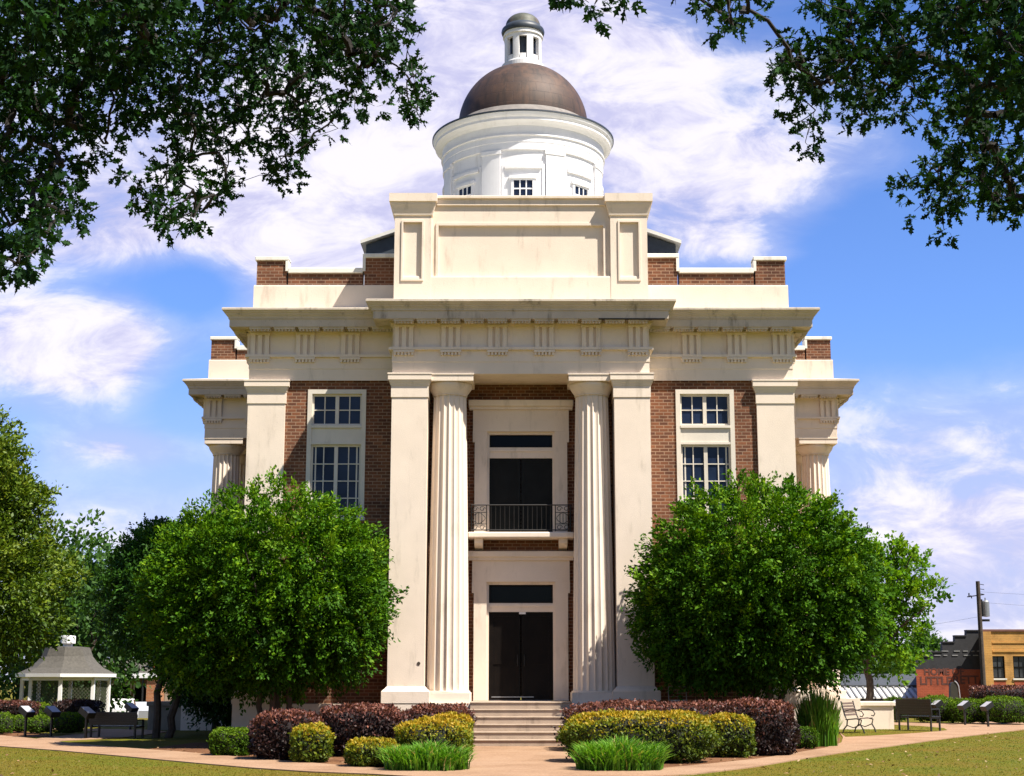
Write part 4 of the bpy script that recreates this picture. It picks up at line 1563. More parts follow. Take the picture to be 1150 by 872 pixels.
shrub_px('boxwood_shrub', 'small boxwood ball next to the first west sign board', 'shrub', 9, 29, 804, 824, 1.0, M['leaf_box'], M['core_green'], 2000, .05, .03, 2.4, XG, topcol=.3, seed=22)
shrub_px('boxwood_shrub', 'boxwood ball between the first two west sign boards', 'shrub', 30, 54, 804, 825, 1.1, M['leaf_box'], M['core_green'], 2400, .05, .03, 2.4, XG, topcol=.3, seed=23)
shrub_px('boxwood_shrub', 'boxwood ball beside the shaded west bench', 'shrub', 57, 89, 801, 826, 1.4, M['leaf_box'], M['core_green'], 3200, .05, .03, 2.4, XG, topcol=.35, seed=24)
shrub_px('boxwood_shrub', 'pale leafy shrub in front of the summerhouse posts', 'shrub', 30, 52, 790, 806, 1.8, M['leaf_box'], M['core_green'], 2400, .09, .05, 3, XG, topcol=.45, tbase=.5, rough=.1, seed=25)


def strap_clump(name, label, x0, x1, ytop, ybase, depth, n, wid, upright=.5, group=None, dry=.0):
    g = gr((x0 + x1) / 2, ybase)
    yf = g.y
    a, b = at(x0, ybase, yf + depth * .3), at(x1, ybase, yf + depth * .3)
    h = at(x0, ytop, yf + depth * .4).z
    cx, w = (a.x + b.x) / 2, b.x - a.x
    root = thing(name, label, 'plant', (cx, yf + depth / 2, 0), 0, group)
    V, T = [], []
    qa, qr = rng.random(n) * 2 * math.pi, np.sqrt(rng.random(n))
    px = np.sign(np.cos(qa)) * np.abs(np.cos(qa)) ** .7 * qr * w * .41 + rng.normal(size=n) * .03
    py = np.sign(np.sin(qa)) * np.abs(np.sin(qa)) ** .7 * qr * depth * .41 + rng.normal(size=n) * .03
    hh = h * (.55 + .52 * rng.random(n)) / .86
    az = rng.random(n) * 2 * math.pi
    if upright > .6:
        px, py = px * .72, py * .72
    rr = np.clip((2 * px / w) ** 2 + (2 * py / depth) ** 2, 0, 1)
    hh = hh * (1.0 - (.42 if upright < .6 else .48) * rr ** 1.5) * (1 + .08 * np.sin(px * 9 + 1.3) + .07 * np.sin(py * 7 + px * 4))
    lean = (1 - upright) * (0.25 + .75 * rng.random(n)) * h * .75
    # blades near the rim arch outwards
    az = np.where(rng.random(n) < .6, np.arctan2(py / depth, px / w) + rng.normal(size=n) * .6, az)
    dx, dy = np.cos(az), np.sin(az)
    tt = [0, .35, .7, 1.0]
    sx, sy = -np.sin(az + rng.normal(size=n) * .8), np.cos(az + rng.normal(size=n) * .8)
    t0 = .40 + rng.normal(size=n) * .19 + (rng.random(n) < .05) * .6
    pts = []
    for t in tt:
        zz = hh * (1.15 * t - (1 - upright) * .42 * t * t * t)
        pts.append(np.stack([px + dx * lean * t * t, py + dy * lean * t * t, zz], 1))
    wd = [1.0, 1.0, .75, .08]
    for i in range(3):
        s0 = np.stack([sx, sy, np.zeros(n)], 1) * wid * wd[i] / 2
        s1 = np.stack([sx, sy, np.zeros(n)], 1) * wid * wd[i + 1] / 2
        V.append(np.stack([pts[i] - s0, pts[i] + s0, pts[i + 1] + s1, pts[i + 1] - s1], 1).reshape(-1, 3))
        T.append(t0 + .12 * i - .08)
    mesh_from('foliage', np.concatenate(V), 4, np.concatenate(T) + (.12 if upright > .6 else 0), M['leaf_strap'], root)
    return root


strap_clump('border_grass', 'bright green strap-leaf clump west of the entrance walk', 424, 533, 833, 868, 1.7, 2400, .026, .18, 'strap-leaf clumps')
strap_clump('border_grass', 'bright green strap-leaf clump east of the entrance walk', 641, 755, 829, 868, 1.7, 2600, .026, .22, 'strap-leaf clumps')
strap_clump('iris_clump', 'tall upright dark green iris clump beside the ornate bench', 892, 954, 787, 840, 1.7, 1300, .036, .66)


# turf blades, litter
def scatter(k, poly):
    poly = np.array(poly)
    lo, hi = poly.min(0), poly.max(0)
    out = []
    while len(out) < k:
        p = lo + (hi - lo) * rng.random((k, 2))
        ins = np.zeros(len(p), bool)
        j = len(poly) - 1
        for i in range(len(poly)):
            xi, yi = poly[i]
            xj, yj = poly[j]
            c = ((yi > p[:, 1]) != (yj > p[:, 1])) & (p[:, 0] < (xj - xi) * (p[:, 1] - yi) / (yj - yi + 1e-12) + xi)
            ins ^= c
            j = i
        out += list(p[ins])
    return np.array(out[:k])


LAWN_L = [(-1.4, -18.5), (-1.4, -15.6), (-1.75, -14.1), (-2.65, -13.3), (-3.77, -12.65), (-5.05, -11.4), (-6.45, -9.75), (-8.35, -7.35), (-10.72, -4.4), (-12.95, -2.0), (-16, 1.4), (-16, -18.5)]
LAWN_R = [(1.4, -18.5), (1.4, -15.6), (1.8, -14.3), (3.05, -13.3), (4.45, -11.0), (6.05, -7.7), (7.8, -4.36), (9.18, -1.96), (12.35, 3.8), (16.8, 11.1), (20, 16.4), (24, 16.4), (12, -18.5)]
ISLE = [(9.4, 4.5), (10.6, 5.8), (12.2, 7.9), (13.8, 10.3), (14.2, 12.2), (14.0, 14.5), (13.3, 16.4), (12.2, 16.0), (11.3, 14.9), (10.5, 10.8)]


def turf(k, poly, z=0.0, t0=.5):
    p = scatter(k, poly)
    P = np.concatenate([p, np.full((k, 1), z - .004)], 1)
    D = unit(rng.normal(size=(k, 3)) * np.array([1, 1, .2]) + np.array([0, 0, .45]))
    Nn = rng.normal(size=(k, 3)) * .3 + np.array([0, 0, 1.0])
    V = place_leaves(P, D, Nn, .03 + .035 * rng.random(k), .010)
    return V, t0 + rng.normal(size=k) * .25


a1 = turf(40000, LAWN_L, 0, .68)
a2 = turf(46000, LAWN_R, 0, .26)
a3 = turf(3000, ISLE, .034, .25)
tag(mesh_from('turf_blades', np.concatenate([a1[0], a2[0], a3[0]]), 4, np.concatenate([a1[1], a2[1], a3[1]]), M['leaf_grass']), 'short dry grass blades of the lawns', 'grass', None, 'stuff')
VV, TT = [], []
for poly, k, z in ((LAWN_L, 110, .03), (LAWN_R, 420, .03), ([(-1.3, -1.2), (-1.3, -12.2), (-4, -9.6), (-7.9, -4.8), (-8.8, -3), (-8, 0)], 260, .02), ([(1.3, -1.2), (1.3, -12.2), (3.6, -10), (5.8, -6.2), (8.2, 0), (9, 3.6), (7.7, .6)], 260, .02),
                   ([(-16.3, 6.8), (-14.4, 4.3), (-13.6, 5.2), (-15.2, 8.4), (-22, 16), (-24, 15)], 120, .02)):
    p = scatter(k, poly)
    P = np.concatenate([p, np.full((k, 1), z)], 1)
    D = rng.normal(size=(k, 3)) * np.array([1, 1, .25])
    Nn = np.array([0, 0, 1]) + rng.normal(size=(k, 3)) * .35
    VV.append(place_leaves(P, D, Nn, .06 + .07 * rng.random(k), .05))
    TT.append(rng.random(k))
tag(mesh_from('fallen_leaves', np.concatenate(VV), 4, np.concatenate(TT), M['leaf_dead']), 'dry fallen leaves scattered on lawn and mulch', 'leaves', None, 'stuff')


# ------------------------------------------------------------------ overhanging oaks
def inpoly(p, poly):
    ins = np.zeros(len(p), bool)
    j = len(poly) - 1
    for i in range(len(poly)):
        xi, yi = poly[i]
        xj, yj = poly[j]
        ins ^= ((yi > p[:, 1]) != (yj > p[:, 1])) & (p[:, 0] < (xj - xi) * (p[:, 1] - yi) / (yj - yi + 1e-12) + xi)
        j = i
    return ins


def edge_dist(p, poly):
    d = np.full(len(p), 1e9)
    for i in range(len(poly)):
        a, b = np.array(poly[i], float), np.array(poly[(i + 1) % len(poly)], float)
        ab = b - a
        t = np.clip(((p - a) @ ab) / (ab @ ab + 1e-9), 0, 1)
        d = np.minimum(d, np.linalg.norm(p - (a + t[:, None] * ab), axis=1))
    return d


def vnoise(p, sc, seed):
    r = np.random.default_rng(seed)
    out = 0
    for i in range(8):
        w = r.normal(size=2)
        w = w / np.linalg.norm(w) * (1 + .4 * i) / sc
        out = out + np.sin(p @ w * 6.28 + r.random() * 6.28) / (1 + .25 * i)
    return out / 2.5


def oak(label, base, polys, extra, seed, tpt):
    """an oak whose trunk stands outside the picture; boughs reach in overhead at about 12 to 17 m from the camera"""
    root = thing('oak_tree', label, 'tree', base, 0, 'oaks overhanging the lawn')
    B = np.array(base)
    pts = []
    for (poly, k, hole) in polys:
        poly = [(x, y) for x, y in poly]
        lo, hi = np.min(poly, 0), np.max(poly, 0)
        cand = lo + (hi - lo) * rng.random((k * 12, 2))
        ok = inpoly(cand, poly)
        cand = cand[ok]
        cand = cand[edge_dist(cand, poly) > 9]
        ed = edge_dist(cand, poly)
        cand = cand[vnoise(cand, 62, seed) + .25 * vnoise(cand, 24, seed + 1) > np.where(ed < 45, hole + .32, hole)][:k]
        for (x, y) in cand:
            D = 14.5 + 1.8 * math.sin(x * .012 + seed) + 1.6 * math.cos(y * .017 + seed) + random.gauss(0, .5)
            pts.append(np.array(at(x, y, CAM.y + D)))
    pts = np.array(pts)
    ex = np.array(extra(root)) if extra else np.zeros((0, 3))
    allp = np.concatenate([pts, ex]) if len(ex) else pts
    # boughs: join every leaf cluster to its nearest neighbour already on the tree
    nodes = [np.array(tpt[-1])]
    par_ = [-1]
    todo = list(range(len(allp)))
    best = np.linalg.norm(allp - nodes[0], axis=1)
    bi = np.zeros(len(allp), int)
    used = np.zeros(len(allp), bool)
    idx = []
    for _ in range(len(allp)):
        k = int(np.argmin(np.where(used, 1e9, best)))
        used[k] = True
        nodes.append(allp[k])
        par_.append(int(bi[k]))
        idx.append(k)
        d = np.linalg.norm(allp - allp[k], axis=1) * 1.02 + .02
        m = d < best
        best = np.where(m, d, best)
        bi = np.where(m, len(nodes) - 1, bi)
    cnt = np.ones(len(nodes))
    for i in range(len(nodes) - 1, 0, -1):
        cnt[par_[i]] += cnt[i]
    mb = MB()
    for i in range(1, len(nodes)):
        a, b = nodes[par_[i]] - B, nodes[i] - B
        L = np.linalg.norm(b - a)
        r0 = min(.0032 * cnt[i] ** .45, .04)
        mid = (a + b) / 2 + rng.normal(size=3) * .07 * L + np.array([0, 0, .05 * L])
        mb.tube([a, mid, b], [r0 * 1.15, r0 * 1.05, r0], 5, False)
    tp = [Vector(q) - Vector(base) for q in tpt]
    mb.tube(tp, [.34 - .27 * i / (len(tp) - 1) for i in range(len(tp))], 10)
    mb.build('trunk', M['bark_dark'], root, True)
    # leaves whorl round each cluster's twig ends
    A, Dd = [], []
    for i in range(1, len(nodes)):
        a, b = nodes[par_[i]], nodes[i]
        tw = unit((b - a)[None])[0]
        for q in range(3):
            d = unit((tw * .6 + rng.normal(size=3) * .8 + np.array([0, 0, -.12]))[None])[0]
            A.append(b - B + d * .05)
            Dd.append(d)
            mbq = None
    A, Dd = np.array(A), np.array(Dd)
    k, n = len(A), 7
    t = .35 + .65 * rng.random((k, n))
    P = A[:, None] + Dd[:, None] * (t * .15)[:, :, None]
    D = Dd[:, None] * .55 + rng.normal(size=(k, n, 3)) * .6 + np.array([0, 0, -.15])
    Nn = rng.normal(size=(k, n, 3)) * .6 + np.array([0, 0, .7])
    s = .65 + .6 * rng.random(k * n)
    V = place_leaves(P.reshape(-1, 3), D.reshape(-1, 3), Nn.reshape(-1, 3), .108 * s, .075 * s, OAK)
    mesh_from('crown', V, len(OAK), .4 + .25 * rng.normal(size=k * n), M['leaf_oak'], root)
    return root


PL = [(-60, -60), (470, -60), (452, -5), (468, 30), (478, 62), (480, 95), (492, 128), (468, 136), (440, 128), (402, 134), (388, 156), (356, 166), (350, 215), (332, 226), (312, 212), (286, 200), (272, 174),
      (266, 214), (240, 240), (204, 268), (176, 258), (140, 250), (138, 184), (172, 172), (150, 144), (134, 142), (124, 184), (90, 204), (102, 226), (84, 270), (48, 282), (22, 318), (-6, 300), (-60, 330)]
PR = [(880, -60), (886, 0), (894, 32), (878, 50), (856, 58), (850, 82), (868, 96), (864, 120), (878, 142), (892, 146), (890, 158), (904, 174), (928, 166), (922, 150), (942, 138), (962, 146), (1004, 134), (1032, 152), (1022, 182), (1008, 202),
      (968, 208), (984, 230), (1020, 244), (1050, 266), (1078, 272), (1094, 254), (1106, 238), (1160, 246), (1210, 250), (1210, -60)]
PR2 = [(755, -60), (768, -6), (782, 20), (800, 32), (826, 42), (850, 18), (846, -8), (860, -60)]
PR3 = [(612, -60), (620, 2), (640, 16), (684, 14), (706, 8), (708, -60)]


def exl(root):
    out = []
    for _ in range(420):
        d = unit(rng.normal(size=(1, 3)))[0] * rng.random() ** .4
        p = np.array([-11.5, -28, 11.5]) + d * np.array([4.0, 5.5, 3.6])
        q = p - np.array(CAM)
        if q[1] > 0.5 and q[0] / q[1] > -.36:
            continue
        out.append(p)
    return out


def exr(root):
    out = []
    for _ in range(380):
        d = unit(rng.normal(size=(1, 3)))[0] * rng.random() ** .4
        p = np.array([11.5, -28, 12.0]) + d * np.array([4.2, 5.5, 3.6])
        q = p - np.array(CAM)
        if q[1] > 0.5 and q[0] / q[1] < .36:
            continue
        out.append(p)
    return out


oak('great oak reaching dark boughs over the lawn from beyond the west edge', (-11.5, -29, 0), [(PL, 1150, -.42)], exl, 4, [(-11.5, -29, -.2), (-11.3, -28.8, 2.5), (-11.0, -28.2, 5.0), (-9.0, -27.0, 7.6)])
oak('great oak reaching dark boughs over the lawn from beyond the east edge', (11.5, -28.5, 0), [(PR, 600, -.26), (PR2, 36, -2), (PR3, 20, -2)], exr, 9, [(11.5, -28.5, -.2), (11.3, -28.3, 2.6), (10.6, -27.8, 5.2), (8.2, -26.6, 8.0)])


# ------------------------------------------------------------------ benches, signs, lamp
def panel_bench():
    t = thing('park_bench', 'black panel-back bench on the grass island east of the courthouse', 'bench', (0, 0, 0), 0, 'black benches along the walks')
    w = 1.3
    mb = MB()
    for i in range(5):
        mb.box(-w / 2, w / 2, -.25 + i * .1, -.16 + i * .1, .43, .465, .006)
    mb.build('seat', M['iron'], t)
    bk = MB()
    for i in range(6):
        z = .50 + i * .082
        bk.box(-w / 2, w / 2, .235 + i * .012, .265 + i * .012, z, z + .081, .004)
    bk.build('backrest', M['iron'], t)
    for x in (-w / 2 + .06, w / 2 - .06):
        for (y, h) in ((-.24, .66), (.25, 1.0)):
            MB().box(x - .025, x + .025, y - .025, y + .025, 0, h, .004).build('leg', M['iron'], t)
        MB().box(x - .022, x + .022, -.26, .26, .662, .70, .004).build('armrest', M['iron'], t)
        MB().box(x - .02, x + .02, -.21, .22, .39, .425).build('rail', M['iron'], t)
    return t


b1 = panel_bench()
g = gr(1033, 822)
b1.location = (g.x, g.y, .034)
b1.rotation_euler = (0, 0, R(132))
g2 = gr(131, 829)
b2 = dup(b1, (g2.x, g2.y, .0), R(168), 'black slatted bench in deep shade beside the west stair wall')
b2.scale = (1.15, 1.0, 0.74)


def iron_bench():
    g = gr(958, 825)
    t = thing('ornate_bench', 'slatted garden bench with curled iron ends facing the grass island', 'bench', (g.x + .3, g.y + .45, .03), R(62), None)
    w = 1.3
    mb = MB()
    for i in range(6):
        mb.box(-w / 2, w / 2, -.26 + i * .09, -.20 + i * .09, .43 - .006 * i, .455 - .006 * i, .006)
    mb.build('seat', M['slatwood'], t)
    bk = MB()
    for i in range(5):
        z = .52 + i * .085
        bk.box(-w / 2, w / 2, .25 + i * .022, .275 + i * .022, z, z + .06, .005)
    bk.build('backrest', M['slatwood'], t)
    for x in (-w / 2, w / 2):
        e = MB()
        e.tube([(x, -.33, 0), (x, -.30, .12), (x, -.22, .26), (x, -.26, .40), (x, -.10, .44), (x, .2, .41), (x, .26, .55), (x, .36, .96)], .022, 6)
        e.tube([(x, .34, 0), (x, .30, .12), (x, .20, .24), (x, .18, .40)], .022, 6)
        e.tube([(x, -.22, .26), (x, 0, .17), (x, .20, .24)], .016, 6)
        e.build('end_frame', M['iron'], t)
        a = MB()
        a.tube([(x, .29, .66), (x, .1, .70), (x, -.12, .70), (x, -.27, .66), (x, -.33, .57), (x, -.28, .50), (x, -.21, .52)], .018, 6)
        a.build('armrest', M['iron'], t)
    return t


M['slatwood'] = mat('weathered_slat_wood', (0.16, 0.11, 0.085), 0.7, 0.3, 9.0)
iron_bench()


def sign_board():
    t = thing('sign_board', 'x', 'sign', (0, 0, 0), 0, 'slanted sign boards along the walks')
    MB().box(-.035, .035, -.035, .035, 0, .74, .004).build('post', M['iron'], t)
    b = MB()
    b.extr_x([(-.15, .62), (.21, .82), (.12, .985), (-.24, .785)], -.19, .19)
    bo = b.build('board', M['iron'], t)
    f = MB().quad((-.175, -.2305, .795), (.175, -.2305, .795), (.175, .1095, .984), (-.175, .1095, .984))
    f.build('face', M['signface'], t)
    return t


sg = sign_board()
spots_ = [(28, 828, R(60), 'slanted sign board between the two west boxwood balls'), (57, 828, R(55), 'slanted sign board beside the largest west boxwood'), (96, 830, R(62), 'slanted sign board at the end of the shaded west bench'),
          (146, 820, R(60), 'slanted sign board behind the shaded west bench'),
          (1110, 817, R(-70), 'slanted sign board beside the big smooth boxwood ball'), (1084, 815, R(-68), 'slanted sign board behind the leafy mounds near the monument'), (1053, 813, R(-66), 'slanted sign board behind the panel-back bench'), (1007, 812, R(-66), 'slanted sign board at the corner of the east stair wall')]
for i, (px, py, rz, lab) in enumerate(spots_):
    g = gr(px, py)
    if i == 0:
        sg.location = g
        sg.rotation_euler = (0, 0, rz)
        sg['label'] = lab
    else:
        dup(sg, g, rz, lab)

for o_ in [x for x in COL.objects if x.name.startswith('sign_board')]:
    o_.scale = (.86, .86, .9)

# floodlight frame beside the east bay
fl = at(761, 790, -0.2)
t = thing('floodlight', 'wire framed floodlight behind the burgundy hedge', 'light', (fl.x, -0.2, 0))
MB().tube([(0, 0, 0), (0, 0, 1.05)], .03, 6).build('post', M['iron'], t)
f = MB()
frame_ring(f, -.24, .24, 1.10, 1.46, 0, .02, .02)
for k in range(1, 4):
    f.box(-.22, .22, -.012, -.004, 1.12 + k * .08, 1.126 + k * .08)
f.build('guard', M['steel'], t)
MB().lathe(0, 0, [(.02, 1.0), (.16, 1.06), (.18, 1.10), (.05, 1.11)], 16).build('lamp_bowl', M['white'], t)

M['bronze'] = mat('dark_bronze', (0.03, 0.026, 0.016), 0.6, 0.3, 6.0)
# monument in front of the red wall
mo = at(1071, 780, 26)
t = thing('monument', 'dark round-topped stone monument with a pale edge before the red brick wall', 'monument', (mo.x, 26, 0))
MB().box(-.5, .5, -.3, .3, 0, .55, .03).build('base', M['stucco_old'], t)
pts = [(-.20, .55), (.20, .55), (.15, 1.35)] + [(.145 * math.cos(a), 1.36 + .2 * math.sin(a)) for a in np.linspace(.2, math.pi - .2, 7)] + [(-.15, 1.35)]
MB().extr_y([(float(a), float(b)) for a, b in pts], -.14, .14).build('shaft', M['bronze'], t)
MB().tube([(.03, -.15, 1.60), (.12, -.15, 1.52), (.19, -.15, 1.38), (.23, -.15, .8), (.25, -.15, .56)], .022, 6).build('edge', M['signface'], t)


# ------------------------------------------------------------------ summerhouse
def gazebo():
    Y = 31.5
    c = at(72, 800, Y)
    z0 = gz(c.x, Y)
    t = thing('summerhouse', 'white posted summerhouse with a grey hipped bell roof and lattice panels', 'gazebo', (c.x, Y, z0), R(0))
    r = 1.95
    ez = at(69, 757, Y - 1).z - z0
    rz_ = at(69, 727, Y).z - z0
    prof = [(r + .30, ez), (r * .86, ez + .28), (r * .70, ez + .56), (r * .60, ez + .80), (r * .52, rz_ - .02), (r * .30, rz_ + .02)]
    n = 8
    off = R(10)
    rf = MB().lathe(0, 0, prof, n, off)
    rf.poly([(r * .30 * math.sin(off + 2 * math.pi * i / n), -r * .30 * math.cos(off + 2 * math.pi * i / n), rz_ + .02) for i in range(n)])
    ro = rf.build('roof', M['shingle'], t)
    MB().lathe(0, 0, [(r + .22, ez - .16), (r + .32, ez - .14), (r + .33, ez + .005), (r + .20, ez + .01)], n, off).build('fascia', M['white'], ro)
    MB().lathe(0, 0, [(.22, rz_), (.22, rz_ + .16), (.34, rz_ + .17), (.34, rz_ + .5), (.30, rz_ + .52), (0.01, rz_ + .55)], n, off).build('cupola', M['white'], ro)
    MB().lathe(0, 0, [(r - .10, ez - .30), (r + .05, ez - .30), (r + .05, ez - .14), (r - .1, ez - .13)], n, off).build('beam', M['white'], t)
    MB().lathe(0, 0, [(r + .15, -.2), (r + .15, .14), (.01, .15)], n, off).build('deck', M['concrete'], t)
    P = [(r * math.sin(off + 2 * math.pi * i / n), -r * math.cos(off + 2 * math.pi * i / n)) for i in range(n)]
    for i in range(n):
        x, y = P[i]
        MB().box(x - .075, x + .075, y - .075, y + .075, .14, ez - .2).build('post', M['white'], t)
    for i in range(n):
        if i == 6:
            continue
        (xa, ya), (xb, yb) = P[i], P[(i + 1) % n]
        lt = MB()

        def Q(s, z):
            return (xa + (xb - xa) * s, ya + (yb - ya) * s, z)
        L = math.hypot(xb - xa, yb - ya)
        hh = ez - .45
        k = 9
        for j in range(-k, k):
            for sgn in (1, -1):
                s0 = j / k * 1.0
                pa, pb = [], []
                s_a, s_b = s0, s0 + hh / L
                lo, hi = max(0.05, s_a), min(.95, s_b)
                if hi - lo < .03:
                    continue
                za, zb_ = .2 + (lo - s_a) * L, .2 + (hi - s_a) * L
                if sgn < 0:
                    lt.tube([Q(1 - lo, za), Q(1 - hi, zb_)], .010, 4)
                else:
                    lt.tube([Q(lo, za), Q(hi, zb_)], .010, 4)
        lt.tube([Q(.05, .2), Q(.95, .2)], .03, 4)
        lt.tube([Q(.05, .2 + hh * .98), Q(.95, .2 + hh * .98)], .03, 4)
        lt.build('lattice_panel', M['lattice'], t)


M['lattice'] = mat('grey_green_lattice', (0.07, 0.08, 0.045), 0.8, 0.2, 5.0)
gazebo()


# ------------------------------------------------------------------ vehicles across the street
def pickup(name, label, paint, loc, rz, van=False):
    t = thing(name, label, 'car', loc, rz, 'vehicles parked across the street')
    L = 5.0
    if van:
        out = [(-2.4, .35), (2.4, .35), (2.45, .62), (2.38, .86), (1.55, .98), (.75, 1.44), (-1.6, 1.46), (-2.25, 1.0), (-2.45, .92)]
    else:
        out = [(-2.6, .45), (2.5, .45), (2.6, .75), (2.52, 1.02), (1.35, 1.10), (.75, 1.70), (-.55, 1.72), (-.72, 1.12), (-2.6, 1.12)]
    mb = MB()
    w = .88
    k = len(out)
    n0 = len(mb.v)
    for (yy, ins) in ((-w, .0), (w, .0)):
        for (x, z) in out:
            tum = .16 if z > 1.2 else 0
            mb.v.append((x, yy - math.copysign(tum, yy), z))
    mb.f.append(tuple(n0 + i for i in range(k)))
    mb.f.append(tuple(n0 + k + i for i in reversed(range(k))))
    for i in range(k):
        j = (i + 1) % k
        mb.f.append((n0 + j, n0 + i, n0 + k + i, n0 + k + j))
    mb.build('body', paint, t)
    for s in (-1, 1):
        g = MB()
        zt, zb_ = (1.64, 1.16) if not van else (1.40, 1.0)
        xs = [(-.50, .55)] if not van else [(-1.75, -.5), (-.4, .8)]
        for (a, b) in xs:
            g.quad((a, s * (w + .004), zb_), (b + .25, s * (w + .004), zb_), (b, s * (w - .13), zt), (a + .05, s * (w - .13), zt))
        g.build('side_window', M['glass_dark'], t)
    ws = MB()
    ws.quad((1.34, -.80, 1.13), (1.34, .80, 1.13), (.80, .70, 1.67), (.80, -.70, 1.67)) if not van else ws.quad((1.5, -.8, 1.03), (1.5, .8, 1.03), (.8, .7, 1.435), (.8, -.7, 1.435))
    o = ws.build('windscreen', M['glass_dark'], t)
    o.location = (.03, 0, .02)
    for x in (-1.6, 1.6):
        for s in (-1, 1):
            wh = MB()
            wh.tube([(x, s * .70, .36), (x, s * .905, .36)], .36, 18)
            o = wh.build('wheel', M['rubber'], t)
            MB().tube([(x, s * .906, .36), (x, s * .915, .36)], .2, 12).build('rim', M['steel'], o)
    for s in (-1, 1):
        MB().box(2.50 if not van else 2.38, 2.62 if not van else 2.46, s * .62 - .14, s * .62 + .14, .68, .84, .02).build('headlight', M['signface'], t)
    return t


v1 = at(141, 790, 56)
pickup('pickup_truck', 'white pickup parked behind the summerhouse', M['carpaint'], (v1.x, 55, -1.186), R(100))
v2 = at(157, 784, 59)
pickup('parked_car', 'pale car parked under the shop canopy', M['carpaint2'], (v2.x, 61.5, -1.2), R(85), True)


# ------------------------------------------------------------------ shop at the west
def shop_west():
    Y = 66.0
    xa, xb = at(95, 780, Y).x, at(183, 780, Y).x
    t = thing('canopy_shop', 'low shop with a white edged grey canopy and orange brick corner', 'shop', (0, 0, 0))
    zb = gz(0, Y)
    zc = at(150, 758, Y - 2).z
    w = MB()
    w.box(xa, xb, Y + .6, Y + 10, zb, zc + .8)
    w.build('wall', M['tanwall'], t)
    cr = MB()
    cr.extr_x([(Y - 2.2, zc - .02), (Y - 2.2, zc + .10), (Y + 1.5, zc + 1.05), (Y + 1.5, zc + .9)], xa - .3, xb + .2)
    co = cr.build('canopy', M['shingle'], t)
    MB().box(xa - .35, xb + .25, Y - 2.36, Y - 2.21, zc - .22, zc + .12).build('fascia', M['white'], co)
    MB().box(xb - .62, xb - .05, Y - 2.2, Y + .58, zb, zc - .03).build('corner_pier', M['orangebrick'], t)
    MB().box(xb - .55, xb - .25, Y - 1.0, Y - .7, zc + .3, zc + 1.9).build('chimney', M['redwall'], t)
    for i in range(3):
        x = xa + (xb - xa - .8) * (i + .1) / 3
        fr = MB()
        frame_ring(fr, x, x + (xb - xa - .8) / 3 * .9, zb + .7, zc - .6, Y + .58, .07, .05)
        o = fr.build('window', M['white'], t)
        MB().box(x + .06, x + (xb - xa - .8) / 3 * .9 - .06, Y + .56, Y + .575, zb + .76, zc - .66).build('pane', M['glass_dark'], o)
    for i in range(3):
        x = xa + (xb - xa) * i / 2.4
        MB().tube([(x, Y - 2.1, zb), (x, Y - 2.1, zc)], .07, 8).build('post', M['iron'], t)


M['tanwall'] = mat('dull_tan_wall', (0.22, 0.16, 0.11), 0.9, 0.2, 3.0)
shop_west()


# ------------------------------------------------------------------ buildings at the east
def text_mesh(txt, size, m, name, parent, loc, rot):
    cu = bpy.data.curves.new(name, 'FONT')
    cu.body = txt
    cu.size = size
    cu.extrude = .004
    cu.offset = .018
    cu.align_x = 'CENTER'
    tmp = bpy.data.objects.new('tmp_text', cu)
    COL.objects.link(tmp)
    dg = bpy.context.evaluated_depsgraph_get()
    me = bpy.data.meshes.new_from_object(tmp.evaluated_get(dg))
    bpy.data.objects.remove(tmp)
    bpy.data.curves.remove(cu)
    me.materials.clear()
    me.materials.append(m)
    o = bpy.data.objects.new(name, me)
    COL.objects.link(o)
    o.parent = parent
    o.location = loc
    o.rotation_euler = rot
    return o


